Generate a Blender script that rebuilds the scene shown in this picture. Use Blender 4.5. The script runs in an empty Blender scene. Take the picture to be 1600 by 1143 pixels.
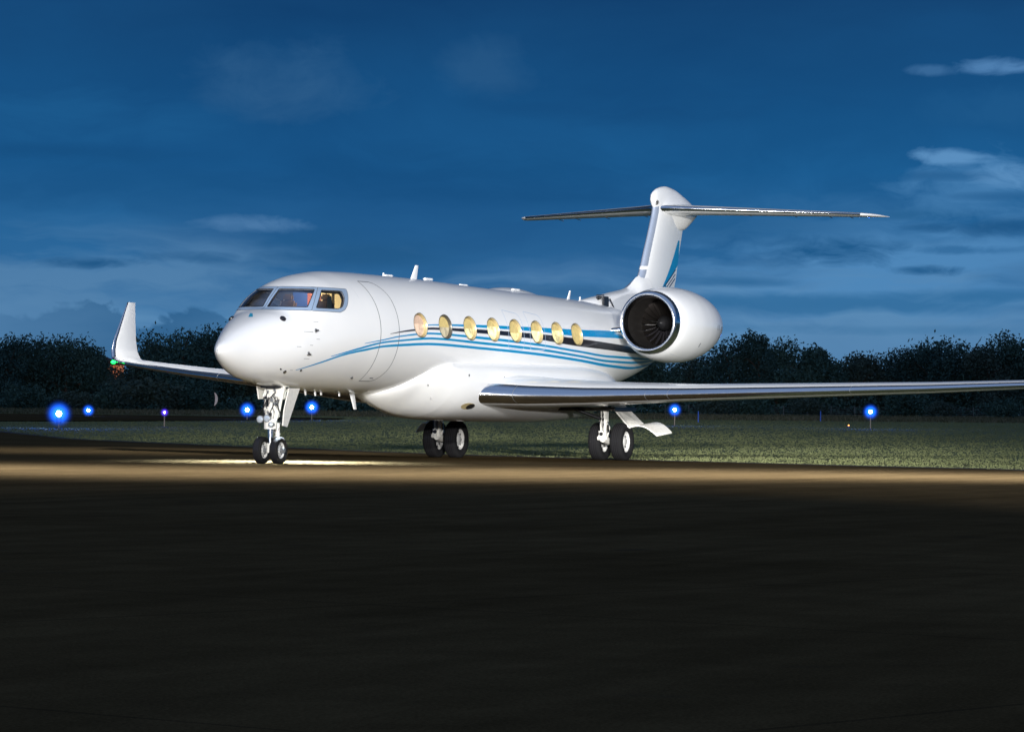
import bpy, bmesh, math, random
import numpy as np
from mathutils import Vector, Matrix
from mathutils.bvhtree import BVHTree
R=math.radians; PI=math.pi
SC=bpy.context.scene; COL=SC.collection

# ------------------------------------------------------------------ camera
CAM=np.array([-73.50054,-38.97007,1.28572]); YAW,PITCH,ROLL,FPX=1.16186549,0.01134225,0.01147934,5955.88
fw=np.array([math.sin(YAW)*math.cos(PITCH),math.cos(YAW)*math.cos(PITCH),math.sin(PITCH)])
rt=np.array([math.cos(YAW),-math.sin(YAW),0.]);up=np.cross(rt,fw)
r2=rt*math.cos(ROLL)+up*math.sin(ROLL);u2=-rt*math.sin(ROLL)+up*math.cos(ROLL)
cd=bpy.data.cameras.new('camera');cam=bpy.data.objects.new('camera',cd);COL.objects.link(cam)
cam.matrix_world=Matrix(((r2[0],u2[0],-fw[0],CAM[0]),(r2[1],u2[1],-fw[1],CAM[1]),(r2[2],u2[2],-fw[2],CAM[2]),(0,0,0,1)))
cd.sensor_width=36;cd.lens=36*FPX/1600;cd.clip_start=.5;cd.clip_end=9000
SC.camera=cam
FH=np.array([math.sin(YAW),math.cos(YAW),0.])
def P(D,lat,z=0.):
    """world point D metres ahead of the viewpoint, lat metres to the right"""
    p=CAM+FH*D+rt*lat
    return Vector((p[0],p[1],z))
def horizon(u): return 639.05+(u-800)*ROLL
def smooth(t): t=min(1,max(0,t));return t*t*(3-2*t)
def gz(D,lat):
    """gentle rise of the field away from the apron"""
    return smooth((D-135)/330)*(.80+.17*max(-1,min(1,lat/60)))

# ------------------------------------------------------------------ view + sky
SC.view_settings.view_transform='Standard';SC.view_settings.look='None';SC.view_settings.gamma=1;SC.view_settings.exposure=0
SC.cycles.use_denoising=True
SC.cycles.max_bounces=8;SC.cycles.sample_clamp_indirect=4;SC.cycles.caustics_reflective=False;SC.cycles.caustics_refractive=False

class NT:
    """small node-tree writer"""
    def __init__(s,t): s.t=t;s.n=t.nodes;s.l=t.links
    def new(s,ty,**k):
        n=s.n.new(ty)
        for a,b in k.items():
            if a.startswith('i_'): 
                key=a[2:].replace('_',' ');n.inputs[key].default_value=b
            else: setattr(n,a,b)
        return n
    def link(s,a,b): s.l.new(a,b)
    def math(s,op,a,b=None,c=None,clamp=False):
        n=s.n.new('ShaderNodeMath');n.operation=op;n.use_clamp=clamp
        for i,v in enumerate((a,b,c)):
            if v is None: continue
            if isinstance(v,(int,float)): n.inputs[i].default_value=v
            else: s.l.new(v,n.inputs[i])
        return n.outputs[0]
    def ramp(s,fac,stops,interp='LINEAR'):
        n=s.n.new('ShaderNodeValToRGB');cr=n.color_ramp;cr.interpolation=interp
        while len(cr.elements)<len(stops): cr.elements.new(.5)
        for e,(p,c) in zip(cr.elements,stops):
            e.position=p;e.color=(*c,1) if len(c)==3 else c
        s.l.new(fac,n.inputs[0]);return n.outputs[0]
    def mix(s,fac,a,b,blend='MIX'):
        n=s.n.new('ShaderNodeMix');n.data_type='RGBA';n.blend_type=blend
        for i,v in ((0,fac),(6,a),(7,b)):
            if isinstance(v,(int,float)): n.inputs[i].default_value=v
            elif isinstance(v,tuple): n.inputs[i].default_value=(*v,1)
            else: s.l.new(v,n.inputs[i])
        return n.outputs[2]
    def noise(s,vec,scale,detail=4,rough=.55,dist=0):
        n=s.n.new('ShaderNodeTexNoise');n.inputs['Scale'].default_value=scale;n.inputs['Detail'].default_value=detail
        n.inputs['Roughness'].default_value=rough;n.inputs['Distortion'].default_value=dist
        if vec is not None: s.l.new(vec,n.inputs['Vector'])
        return n.outputs['Fac']
    def mapping(s,vec,scale=(1,1,1),loc=(0,0,0),rot=(0,0,0)):
        n=s.n.new('ShaderNodeMapping');n.inputs['Scale'].default_value=scale;n.inputs['Location'].default_value=loc;n.inputs['Rotation'].default_value=rot
        s.l.new(vec,n.inputs['Vector']);return n.outputs[0]
def lin(r,g,b): 
    f=lambda c:(c/255/12.92) if c/255<=.04045 else ((c/255+.055)/1.055)**2.4
    return (f(r),f(g),f(b))

W=bpy.data.worlds.new('World');SC.world=W;W.use_nodes=True
t=NT(W.node_tree);t.n.clear()
out=t.new('ShaderNodeOutputWorld');bg=t.new('ShaderNodeBackground');t.link(bg.outputs[0],out.inputs[0])
bg.inputs['Strength'].default_value=1.0
tc=t.new('ShaderNodeTexCoord');sep=t.new('ShaderNodeSeparateXYZ');t.link(tc.outputs['Generated'],sep.inputs[0])
X,Y,Z=sep.outputs
el=t.math('MULTIPLY',t.math('ARCSINE',Z),180/PI)                # elevation in degrees
az=t.math('MULTIPLY',t.math('ARCTAN2',X,Y),180/PI)              # compass bearing in degrees (0 = +Y)
comb=t.new('ShaderNodeCombineXYZ');t.link(az,comb.inputs[0]);t.link(el,comb.inputs[1])
wn=t.new('ShaderNodeTexNoise');wn.inputs['Scale'].default_value=.5;wn.inputs['Detail'].default_value=3;t.link(comb.outputs[0],wn.inputs['Vector'])
vm=t.new('ShaderNodeVectorMath',operation='MULTIPLY_ADD');t.link(wn.outputs['Color'],vm.inputs[0]);vm.inputs[1].default_value=(1.6,.9,0);t.link(comb.outputs[0],vm.inputs[2]);AE=vm.outputs[0]
base=t.ramp(t.math('DIVIDE',el,40),[(0,lin(72,121,168)),(.025,lin(66,118,165)),(.05,lin(44,100,150)),(.09,lin(27,88,140)),(.12,lin(22,78,128)),(.16,lin(20,66,112)),(.4,lin(26,60,98)),(.7,lin(34,44,58)),(1,lin(36,36,36))])
# pale open sky low on both sides
pale=t.mix(0.0,lin(90,136,178),lin(90,136,178))
n1=t.noise(t.mapping(AE,(.20,1.05,1),(3.1,0.4,0)),1.0,6,.55,.25)
low=t.math('SUBTRACT',1,t.math('DIVIDE',el,2.9),clamp=True)
m1=t.ramp(t.math('ADD',t.math('MULTIPLY',n1,.9),t.math('MULTIPLY',low,.42)),[(.52,(0,0,0)),(.70,(1,1,1))])
c1=t.mix(t.math('MULTIPLY',t.math('MULTIPLY',m1,t.math('MULTIPLY',low,4,clamp=True)),.85),base,pale)
AZC=math.degrees(YAW)
def bump(v,c,w): return t.math('SUBTRACT',1,t.math('POWER',t.math('DIVIDE',t.math('SUBTRACT',v,c),w),2),clamp=True)
# broad slate cloud decks
n5=t.noise(t.mapping(AE,(.13,.42,1),(2,2.6,0)),1.0,5,.55,.3)
c5=t.mix(1.0,c1,t.ramp(n5,[(.36,(.80,.86,.90)),(.52,(1,1,1)),(.66,(1.10,1.12,1.10))]),'MULTIPLY')
# individual clouds and gaps, each at its own bearing (degrees from the aircraft's) and elevation
nA=t.noise(t.mapping(AE,(.55,2.6,1),(7.3,2.2,0)),1.0,6,.58,.25)
nB=t.noise(t.mapping(AE,(1.3,3.4,1),(1.7,9.2,0)),1.0,7,.6,.3)
nC=t.noise(t.mapping(AE,(.9,1.3,1),(5.5,3.3,0)),1.0,6,.6,.25)
azr=t.math('SUBTRACT',az,AZC)
def patch(c,a,e,wa,we,col,k,nz,amp=3.2,soft=1.1):
    d=t.math('ADD',t.math('POWER',t.math('DIVIDE',t.math('SUBTRACT',azr,a),wa),2),t.math('POWER',t.math('DIVIDE',t.math('SUBTRACT',el,e),we),2))
    f=t.math('DIVIDE',t.math('ADD',t.math('SUBTRACT',1,d),t.math('MULTIPLY',t.math('SUBTRACT',nz,.5),amp)),soft,clamp=True)
    f=t.math('MULTIPLY',t.math('MULTIPLY',f,t.math('SUBTRACT',1,t.math('DIVIDE',d,3.2),clamp=True)),k)
    return t.mix(f,c,col)
SL=lin(34,88,135);PL=lin(84,132,176)
c=c5
for a,e,wa,we,col,k,nz in (
 (5.8,2.2,3.8,.95,lin(78,134,184),.95,nA),(-6.2,1.75,4.6,.62,lin(84,130,172),.85,nA),(-1.,1.3,4.5,.55,lin(76,124,170),.7,nA),
 (-1.0,3.5,4.5,.55,lin(21,76,125),.55,nA),(-6.6,4.3,2.4,.5,lin(30,94,146),.5,nA),(2.2,4.6,3.2,.4,lin(20,72,121),.55,nA),(1.8,2.9,2.6,.22,lin(34,94,145),.5,nA),(-6.8,3.75,2.0,.16,lin(20,74,122),.5,nA),
 (-3.4,4.9,1.7,.65,lin(52,98,142),.55,nC),(-.4,5.1,.9,.5,lin(48,94,138),.45,nC),(-5.8,3.3,3,.5,lin(24,82,132),.6,nA),
 (-3.9,2.72,1.0,.15,lin(76,122,168),.9,nB),(-2.6,2.35,2.2,.35,SL,.85,nA),(-6.3,2.12,.9,.10,SL,1,nB),(-4.8,2.22,.9,.10,SL,.6,nB),
 (.8,2.1,1.7,.30,lin(62,112,160),.6,nA),(.5,1.75,2.2,.16,SL,.6,nA),(4.3,4.1,2.3,.9,lin(21,80,131),.6,nC),
 (3.4,2.75,2.6,.28,lin(40,96,145),.7,nA),(4.75,2.42,1.25,.30,lin(30,88,137),1,nB),(5.9,2.98,1.6,.12,lin(36,94,142),.8,nA),(3.4,1.95,1.0,.10,lin(40,98,146),.8,nA),(6.9,2.45,1.2,.08,lin(40,98,148),.7,nB),(6.3,2.14,.65,.10,lin(36,92,140),1,nB),(7.4,2.80,1.0,.16,lin(32,86,134),1,nB),(6.2,2.78,.5,.08,lin(34,88,136),.8,nB),
 (4.6,1.62,3.6,.20,lin(44,104,152),.8,nA),(7.0,1.78,1.6,.12,lin(44,104,152),.7,nA),(5.5,1.25,3.0,.10,lin(46,106,152),.5,nA),
 (7.0,3.4,1.5,.6,lin(70,126,176),.8,nB),(6.6,3.55,1.2,.09,lin(36,92,142),.7,nB),(7.4,3.25,1.0,.09,lin(36,92,142),.8,nB),(6.5,3.85,.7,.16,lin(98,150,198),.8,nB),(7.5,3.55,.8,.22,lin(96,148,196),.7,nB),(5.2,3.1,1.6,.22,lin(52,108,158),.6,nB),
 (7.3,5.18,.75,.16,lin(92,142,192),.7,nB),(6.2,5.12,.5,.10,lin(70,118,166),.6,nB),(7.6,4.6,1.6,.4,lin(34,92,142),.5,nC)):
    c=patch(c,a,e,wa,we,col,k,nz)
c5=c
# cumulus heads low on the left
n6=t.noise(t.mapping(AE,(1.1,1.5,1),(4,1,0)),1.0,5,.5,.2)
hd=t.math('ADD',t.math('MULTIPLY',t.math('SUBTRACT',n6,.5),2.2),t.math('SUBTRACT',1.35,el))
m6=t.math('MULTIPLY',t.ramp(hd,[(0,(0,0,0)),(.12,(1,1,1))]),t.math('SUBTRACT',1,t.math('DIVIDE',t.math('ABSOLUTE',t.math('SUBTRACT',az,AZC-5.2)),3.5),clamp=True),clamp=True)
c6=t.mix(t.math('MULTIPLY',m6,.8),c5,lin(42,92,136))
# pale glow added behind the viewpoint for polished metal to reflect
glow_dir=t.math('ADD',t.math('MULTIPLY',X,-math.sin(YAW)),t.math('MULTIPLY',Y,-math.cos(YAW)))
wg=t.math('MULTIPLY',t.ramp(t.math('ADD',glow_dir,t.math('MULTIPLY',t.math('MAXIMUM',Z,0),1.0)),[(.05,(0,0,0)),(.50,(1,1,1))]),t.ramp(t.math('DIVIDE',el,90),[(0,(.45,.45,.45)),(.12,(.8,.8,.8)),(.5,(1,1,1)),(.85,(.9,.9,.9)),(1,(.5,.5,.5))]))
c7=t.mix(wg,c6,lin(112,136,176))
t.link(c7,bg.inputs['Color'])

# ------------------------------------------------------------------ unseen floodlights: keys on the jet, plus spots added over the apron
def spot(D,lat,z,tgt,power,angle,blend,color,radius=.35,name='unseen_floodlight'):
    d=bpy.data.lights.new(name,'SPOT');o=bpy.data.objects.new(name,d);COL.objects.link(o)
    d.energy=power;d.spot_size=R(angle);d.spot_blend=blend;d.color=color;d.shadow_soft_size=radius
    o.location=P(D,lat,z) if D is not None else lat
    v=Vector(tgt)-o.location;o.rotation_euler=v.to_track_quat('-Z','Y').to_euler();return o
for lat,D in ((-15,76),(-11,74),(-6,71.5),(-1.5,73.5),(2,77),(6,78),(10,78),(14,78)):  # overhead row added to brighten the strip of apron before the jet
    spot(D,lat,9.9,P(D+.6,lat,0),8200,100,1.0,(1,.98,.98),.6)
for lat,D,w in ((-24,101,9500),(-10,106,5500)):  # unseen pair added to lift the dark apron farther back
    spot(D,lat,12,P(D,lat,0),w,100,1.0,(1,.97,.92),.6)
for lat,w,dx,zz in ((-16,90000,1.5,9),(-8,99000,1.0,12.5),(0,175000,1.2,13),(8,230000,1.9,12),(16,250000,2.0,5.5)):
    spot(8,lat,zz,P(100,lat*.25+dx,3.6),w,19,1.0,(1,.985,.96),.5)

# ------------------------------------------------------------------ materials
MATS={}
def mat(name,color=(.5,.5,.5),rough=.5,metal=0,coat=0,spec=.5,var=.06,vscale=3,bump=0,bscale=40,emit=None,estr=0,rvar=.08,coord='Object'):
    if name in MATS: return MATS[name]
    m=bpy.data.materials.new(name);m.use_nodes=True;t=NT(m.node_tree);b=t.n['Principled BSDF']
    tc=t.new('ShaderNodeTexCoord');v=tc.outputs[coord]
    n=t.noise(v,vscale,5,.6)
    c=t.mix(1.0,tuple(color),t.ramp(n,[(.25,(1-var,)*3),(.75,(1+var*.6,)*3)]),'MULTIPLY')
    t.link(c,b.inputs['Base Color'])
    r=t.math('ADD',rough-rvar/2,t.math('MULTIPLY',t.noise(v,vscale*2.7,4,.6),rvar));t.link(r,b.inputs['Roughness'])
    b.inputs['Metallic'].default_value=metal;b.inputs['Coat Weight'].default_value=coat;b.inputs['Coat Roughness'].default_value=.08
    b.inputs['Specular IOR Level'].default_value=spec
    if bump:
        bn=t.new('ShaderNodeBump');bn.inputs['Strength'].default_value=bump;bn.inputs['Distance'].default_value=.02
        t.link(t.noise(v,bscale,6,.6),bn.inputs['Height']);t.link(bn.outputs[0],b.inputs['Normal'])
    if emit:
        b.inputs['Emission Color'].default_value=(*emit,1);b.inputs['Emission Strength'].default_value=estr
    MATS[name]=m;return m
WHITE=mat('white_paint',(.80,.80,.79),.30,coat=.5,var=.02,vscale=1.1)
WHITE2=mat('gear_white',(.78,.76,.70),.42,var=.16,vscale=14)
CREAM=mat('window_reveal',(.62,.50,.26),.35,metal=.35,var=.1,vscale=9)
BLUE=mat('livery_blue',(.0,.235,.50),.4,coat=.1,spec=.3,var=.03)
NAVY=mat('livery_navy',(.01,.025,.08),.3,coat=.4,var=.05)
BLACK=mat('livery_black',(.012,.011,.014),.3,coat=.3,var=.1)
LINE=mat('panel_line',(.10,.11,.13),.6,var=.1)
LINE2=mat('exit_line',(.45,.53,.64),.5,var=.05)
FRAME=mat('windshield_metal',(.38,.50,.66),.32,metal=.35,var=.05,vscale=6)
CHROME=mat('polished_metal',(.88,.89,.92),.17,metal=1,var=.04,vscale=2,rvar=.07)
DARKM=mat('dark_metal',(.06,.06,.065),.35,metal=.8,var=.2,vscale=8)
GREYM=mat('grey_metal',(.36,.37,.38),.35,metal=.7,var=.2,vscale=12)
RUBBER=mat('tyre_rubber',(.012,.012,.013),.85,spec=.15,var=.25,vscale=20,bump=.25,bscale=60)
RIMW=mat('rim_white',(.7,.69,.66),.4,var=.12,vscale=16)
SEAT=mat('seat_leather',(.25,.17,.09),.5,var=.1)
COCK=mat('cockpit_trim',(.16,.17,.20),.6,var=.15,vscale=5)
WARMTRIM=mat('warm_trim',(.55,.16,.10),.5,var=.2,vscale=5)
BARK=mat('bark',(.07,.05,.035),.9,var=.4,vscale=5,bump=.5,bscale=9)
def glass(name,tint=(.9,.95,1),refl=.5,alpha=.25):
    m=bpy.data.materials.new(name);m.use_nodes=True;t=NT(m.node_tree);t.n.clear()
    o=t.new('ShaderNodeOutputMaterial');tr=t.new('ShaderNodeBsdfTransparent');tr.inputs[0].default_value=(*tint,1)
    g=t.new('ShaderNodeBsdfGlossy');g.inputs['Roughness'].default_value=.03;g.inputs['Color'].default_value=(.95,.97,1,1)
    fr=t.new('ShaderNodeFresnel');fr.inputs['IOR'].default_value=1.5
    f=t.math('ADD',t.math('MULTIPLY',fr.outputs[0],refl),alpha*.2,clamp=True)
    mx=t.new('ShaderNodeMixShader');t.link(f,mx.inputs[0]);t.link(tr.outputs[0],mx.inputs[1]);t.link(g.outputs[0],mx.inputs[2]);t.link(mx.outputs[0],o.inputs[0])
    return m
GLASS=glass('cockpit_glass',(.80,.88,.95),1.6,1.0)
def emis(name,color,s,base=(.3,.3,.3),vscale=0,var=0):
    return mat(name,base,.5,emit=color,estr=s)

# ------------------------------------------------------------------ mesh helpers
class MB:
    def __init__(s): s.v=[];s.f=[];s.m=[];s.mats=[]
    def mi(s,m):
        if m not in s.mats: s.mats.append(m)
        return s.mats.index(m)
    def add(s,vs,fs,m):
        o=len(s.v);k=s.mi(m);s.v+= [tuple(p) for p in vs]
        for f in fs: s.f.append(tuple(i+o for i in f));s.m.append(k)
        return s
    def rings(s,rs,m,closed=True,cap0=False,cap1=False,flip=False):
        n=len(rs[0]);vs=[p for r in rs for p in r];fs=[]
        for i in range(len(rs)-1):
            for j in range(n if closed else n-1):
                a=i*n+j;b=i*n+(j+1)%n;q=(a,b,b+n,a+n);fs.append(q[::-1] if flip else q)
        if cap0: fs.append(tuple(range(n))[::-1] if not flip else tuple(range(n)))
        if cap1: fs.append(tuple(range((len(rs)-1)*n,len(rs)*n)) if not flip else tuple(range((len(rs)-1)*n,len(rs)*n))[::-1])
        return s.add(vs,fs,m)
    def tube(s,pts,rad,m,n=12,cap=True):
        pts=[Vector(p) for p in pts];rs=[]
        if not isinstance(rad,(list,tuple)): rad=[rad]*len(pts)
        for i,p in enumerate(pts):
            d=(pts[min(i+1,len(pts)-1)]-pts[max(i-1,0)]).normalized()
            a=d.cross(Vector((0,0,1)) if abs(d.z)<.9 else Vector((1,0,0))).normalized();b=d.cross(a)
            rs.append([p+a*math.cos(2*PI*k/n)*rad[i]+b*math.sin(2*PI*k/n)*rad[i] for k in range(n)])
        return s.rings(rs,m,cap0=cap,cap1=cap)
    def box(s,c,size,m,rot=None,bev=.0):
        bm=bmesh.new();bmesh.ops.create_cube(bm,size=1)
        for v in bm.verts: v.co=Vector((v.co.x*size[0],v.co.y*size[1],v.co.z*size[2]))
        if bev: bmesh.ops.bevel(bm,geom=bm.edges[:],offset=bev,segments=2,affect='EDGES')
        M=(rot.to_4x4() if rot else Matrix.Identity(4));c=Vector(c)
        bm.verts.index_update();s.add([c+(M@v.co) for v in bm.verts],[tuple(v.index for v in f.verts) for f in bm.faces],m);bm.free();return s
    def plate(s,quad,th,m,nrm=None):
        q=[Vector(p) for p in quad];n=nrm or (q[1]-q[0]).cross(q[-1]-q[0]).normalized();k=len(q)
        vs=[p+n*th/2 for p in q]+[p-n*th/2 for p in q]
        fs=[tuple(range(k)),tuple(range(2*k-1,k-1,-1))]+[(i,i+k,(i+1)%k+k,(i+1)%k) for i in range(k)]
        return s.add(vs,fs,m)
    def lathe(s,c,axis,prof,m,n=32,up=None):
        """prof: list of (distance along axis, radius)"""
        c=Vector(c);d=Vector(axis).normalized();a=d.cross(Vector((0,0,1)) if abs(d.z)<.9 else Vector((1,0,0))).normalized();b=d.cross(a)
        return s.rings([[c+d*h+a*math.cos(2*PI*k/n)*r+b*math.sin(2*PI*k/n)*r for k in range(n)] for h,r in prof],m,flip=False)
    def build(s,name,parent=None,smooth=True,fix=True,angle=40):
        me=bpy.data.meshes.new(name);me.from_pydata(s.v,[],s.f)
        for m in s.mats: me.materials.append(m)
        me.polygons.foreach_set('material_index',s.m)
        if fix:
            bm=bmesh.new();bm.from_mesh(me);bmesh.ops.recalc_face_normals(bm,faces=bm.faces);bm.to_mesh(me);bm.free()
        me.polygons.foreach_set('use_smooth',[smooth]*len(me.polygons))
        if smooth: me.set_sharp_from_angle(angle=R(angle))
        o=bpy.data.objects.new(name,me);COL.objects.link(o)
        if parent: 
            o.parent=parent
            q=parent
            off=Vector((0,0,0))
            while q: off+=q.location;q=q.parent
            o.location=-off if off.length>0 else (0,0,0)
        return o
def tag(o,label=None,cat=None,group=None,kind=None):
    for k,v in (('label',label),('category',cat),('group',group),('kind',kind)):
        if v: o[k]=v
    return o
def thing(name,label,cat,loc=(0,0,0),rz=0,group=None):
    o=bpy.data.objects.new(name,None);COL.objects.link(o);o.location=loc;o.rotation_euler=(0,0,rz);o.empty_display_size=.3
    return tag(o,label,cat,group)
def pchip(pts):
    xs=[p[0] for p in pts];ys=[p[1] for p in pts]
    n=len(xs);h=[xs[i+1]-xs[i] for i in range(n-1)];d=[(ys[i+1]-ys[i])/h[i] for i in range(n-1)]
    m=[0]*n;m[0]=d[0];m[-1]=d[-1]
    for i in range(1,n-1):
        if d[i-1]*d[i]>0:
            w1=2*h[i]+h[i-1];w2=h[i]+2*h[i-1];m[i]=(w1+w2)/(w1/d[i-1]+w2/d[i])
    def f(x):
        if x<=xs[0]:return ys[0]
        if x>=xs[-1]:return ys[-1]
        i=0
        while xs[i+1]<x:i+=1
        t=(x-xs[i])/h[i]
        return (ys[i]*(1+2*t)*(1-t)**2+m[i]*h[i]*t*(1-t)**2+ys[i+1]*t*t*(3-2*t)+m[i+1]*h[i]*t*t*(t-1))
    return f

# ------------------------------------------------------------------ ground
def field_mat():
    m=bpy.data.materials.new('field_grass');m.use_nodes=True;t=NT(m.node_tree);b=t.n['Principled BSDF']
    tc=t.new('ShaderNodeTexCoord');v=tc.outputs['Object']
    r=t.mapping(v,(1,1,1),rot=(0,0,YAW-PI/2+PI/2))
    big=t.noise(v,.05,4,.6);mid=t.noise(v,.55,5,.65);fine=t.noise(v,9,5,.7)
    c=t.ramp(mid,[(.3,(.10,.12,.055)),(.5,(.14,.155,.075)),(.72,(.19,.19,.10))])
    c=t.mix(t.ramp(big,[(.4,(0,0,0)),(.62,(.7,.7,.7))]),c,(.13,.125,.055))
    c=t.mix(1.0,c,t.ramp(fine,[(.3,(.82,.82,.82)),(.7,(1.12,1.12,1.12))]),'MULTIPLY')
    t.link(c,b.inputs['Base Color']);b.inputs['Roughness'].default_value=.9;b.inputs['Specular IOR Level'].default_value=.1
    bn=t.new('ShaderNodeBump');bn.inputs['Strength'].default_value=.25;bn.inputs['Distance'].default_value=.05
    t.link(t.noise(v,6,6,.7),bn.inputs['Height']);t.link(bn.outputs[0],b.inputs['Normal']);return m
def asphalt_mat(name='apron_asphalt',k=1.):
    m=bpy.data.materials.new(name);m.use_nodes=True;t=NT(m.node_tree);b=t.n['Principled BSDF']
    tc=t.new('ShaderNodeTexCoord');v=tc.outputs['Object']
    big=t.noise(v,.13,5,.6,.4);mid=t.noise(v,1.3,5,.6);fine=t.noise(v,55,3,.7);agg=t.new('ShaderNodeTexVoronoi');agg.inputs['Scale'].default_value=42;t.link(v,agg.inputs['Vector'])
    c=t.ramp(big,[(.3,(.064*k,.045*k,.022*k)),(.7,(.090*k,.064*k,.032*k))])
    c=t.mix(1.0,c,t.ramp(mid,[(.3,(.84,.84,.84)),(.7,(1.12,1.12,1.12))]),'MULTIPLY')
    c=t.mix(1.0,c,t.ramp(fine,[(.3,(.6,.6,.6)),(.7,(1.35,1.35,1.35))]),'MULTIPLY')
    # rubber streaks and darker repair stains
    st=t.noise(t.mapping(v,(.12,1.1,1),rot=(0,0,-.35)),1.0,4,.6)
    c=t.mix(1.0,c,t.ramp(st,[(.35,(.80,.80,.80)),(.6,(1.05,1.05,1.05))]),'MULTIPLY')
    sp=t.noise(v,.9,2,.5);c=t.mix(t.ramp(sp,[(.68,(0,0,0)),(.76,(.45,.45,.45))]),c,(.03,.027,.022))
    # saw-cut joints and a few wandering cracks
    for rot_,per in ((.28,7.5),(.28+PI/2,7.5)):
        m_=t.mapping(v,(1/per,1/per,1),rot=(0,0,rot_));sx=t.new('ShaderNodeSeparateXYZ');t.link(m_,sx.inputs[0])
        d_=t.math('ABSOLUTE',t.math('SUBTRACT',t.math('FRACT',sx.outputs[0]),.5))
        c=t.mix(t.math('MULTIPLY',t.math('LESS_THAN',d_,.0030),.4),c,(.018,.014,.010))
    t.link(c,b.inputs['Base Color']);b.inputs['Roughness'].default_value=.92;b.inputs['Specular IOR Level'].default_value=0
    bn=t.new('ShaderNodeBump');bn.inputs['Strength'].default_value=.7;bn.inputs['Distance'].default_value=.01
    t.link(t.math('ADD',fine,agg.outputs['Distance']),bn.inputs['Height']);t.link(bn.outputs[0],b.inputs['Normal']);return m
FIELD=field_mat();APRON=asphalt_mat();TAXI=asphalt_mat('taxiway_asphalt',.75)
SOIL=mat('verge_soil',(.035,.030,.020),.95,var=.4,vscale=2.5,bump=.6,bscale=14)

Ds=[-300,-100,0,60,100,120,135,150,165,180,200,220,240,260,280,300,325,350,375,400,430,465,520,700,1200,2500,6000]
Ls=[-4000,-1500,-600,-300,-150,-100,-75,-60,-45,-30,-15,0,15,30,45,60,75,100,150,300,600,1500,4000]
m=MB();vs=[P(D,l,gz(D,l)) for D in Ds for l in Ls];n=len(Ls)
m.add(vs,[(i*n+j,i*n+j+1,(i+1)*n+j+1,(i+1)*n+j) for i in range(len(Ds)-1) for j in range(n-1)],FIELD)
tag(m.build('ground',fix=True),kind='structure')

# apron edge, (distance, metres right of the view axis)
EDGE=[(420,-330),(260,-95)]
def edge_pt(u,v): D=5955.88*1.2857/(v-horizon(u));return (D,(u-800)*D/5955.88)
for u,v in [(0,675),(105,685.5),(210,690.5),(290,694),(394,698.5),(480,701),(560,705),(740,711.5),(900,716),(1000,719),(1300,727),(1600,734.5)]: EDGE.append(edge_pt(u,v))
EDGE+=[(70,16),(60,32),(50,80)]
EDGE=EDGE[1:]
EDGE[0]=(230,-52)
def edge_D(lat):
    es=sorted(EDGE,key=lambda e:e[1])
    for a,b in zip(es,es[1:]):
        if a[1]<=lat<=b[1]: return a[0]+(b[0]-a[0])*(lat-a[1])/(b[1]-a[1])
    return es[0][0] if lat<es[0][1] else es[-1][0]
m=MB();lats=[-260,-160,-100,-70]+[x for x in np.arange(-54,34,1.0)]+[45,60,80,140,260]
rows=[-60,0,20,40,50,60,70,80,90]
random.seed(5)
wob={l:random.uniform(-.25,.25) for l in lats}
rings=[]
for l in lats:
    e=edge_D(l)+wob[l]
    rings.append([P(D,l,.004) for D in rows if D<e-6]+[P(e-6+6*k/3,l,gz(e,l)+.004) for k in range(4)])
mx=max(len(r) for r in rings)
for r in rings:
    while len(r)<mx: r.insert(0,r[0].copy())
for a,b in zip(rings,rings[1:]):
    vs=a+b;n=len(a);fs=[]
    for i in range(n-1):
        if (a[i]-a[i+1]).length<1e-6 and (b[i]-b[i+1]).length<1e-6: continue
        fs.append((i,i+n,i+n+1,i+1))
    m.add(vs,fs,APRON)
tag(m.build('apron',fix=False),kind='structure')
# worn soil verge between asphalt and grass
m=MB();vs=[]
for l in lats:
    e=edge_D(l)+wob[l];w=.5+.9*random.random()+max(0,(e-90))*.02
    vs+=[P(e-.15,l,gz(e,l)+.009),P(e+w,l,gz(e,l)+.012)]
m.add(vs,[(2*i,2*i+2,2*i+3,2*i+1) for i in range(len(lats)-1)],SOIL)
tag(m.build('verge',fix=False),kind='structure')
# far taxiway leading off on the left
m=MB();A=[(l,a,b) for l,a,b in ((-160,214,330),(-100,216,326),(-60,218,322),(-40,226,318),(-28,242,314),(-20,262,306),(-13,285,300))]
vs=[]
for l,a,b in A:
    for k in range(6):
        D=a+(b-a)*k/5;vs.append(P(D,l,gz(D,l)+.06))
m.add(vs,[(i*6+k,(i+1)*6+k,(i+1)*6+k+1,i*6+k+1) for i in range(len(A)-1) for k in range(5)],TAXI)
tag(m.build('taxiway',fix=False),kind='structure')

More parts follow.
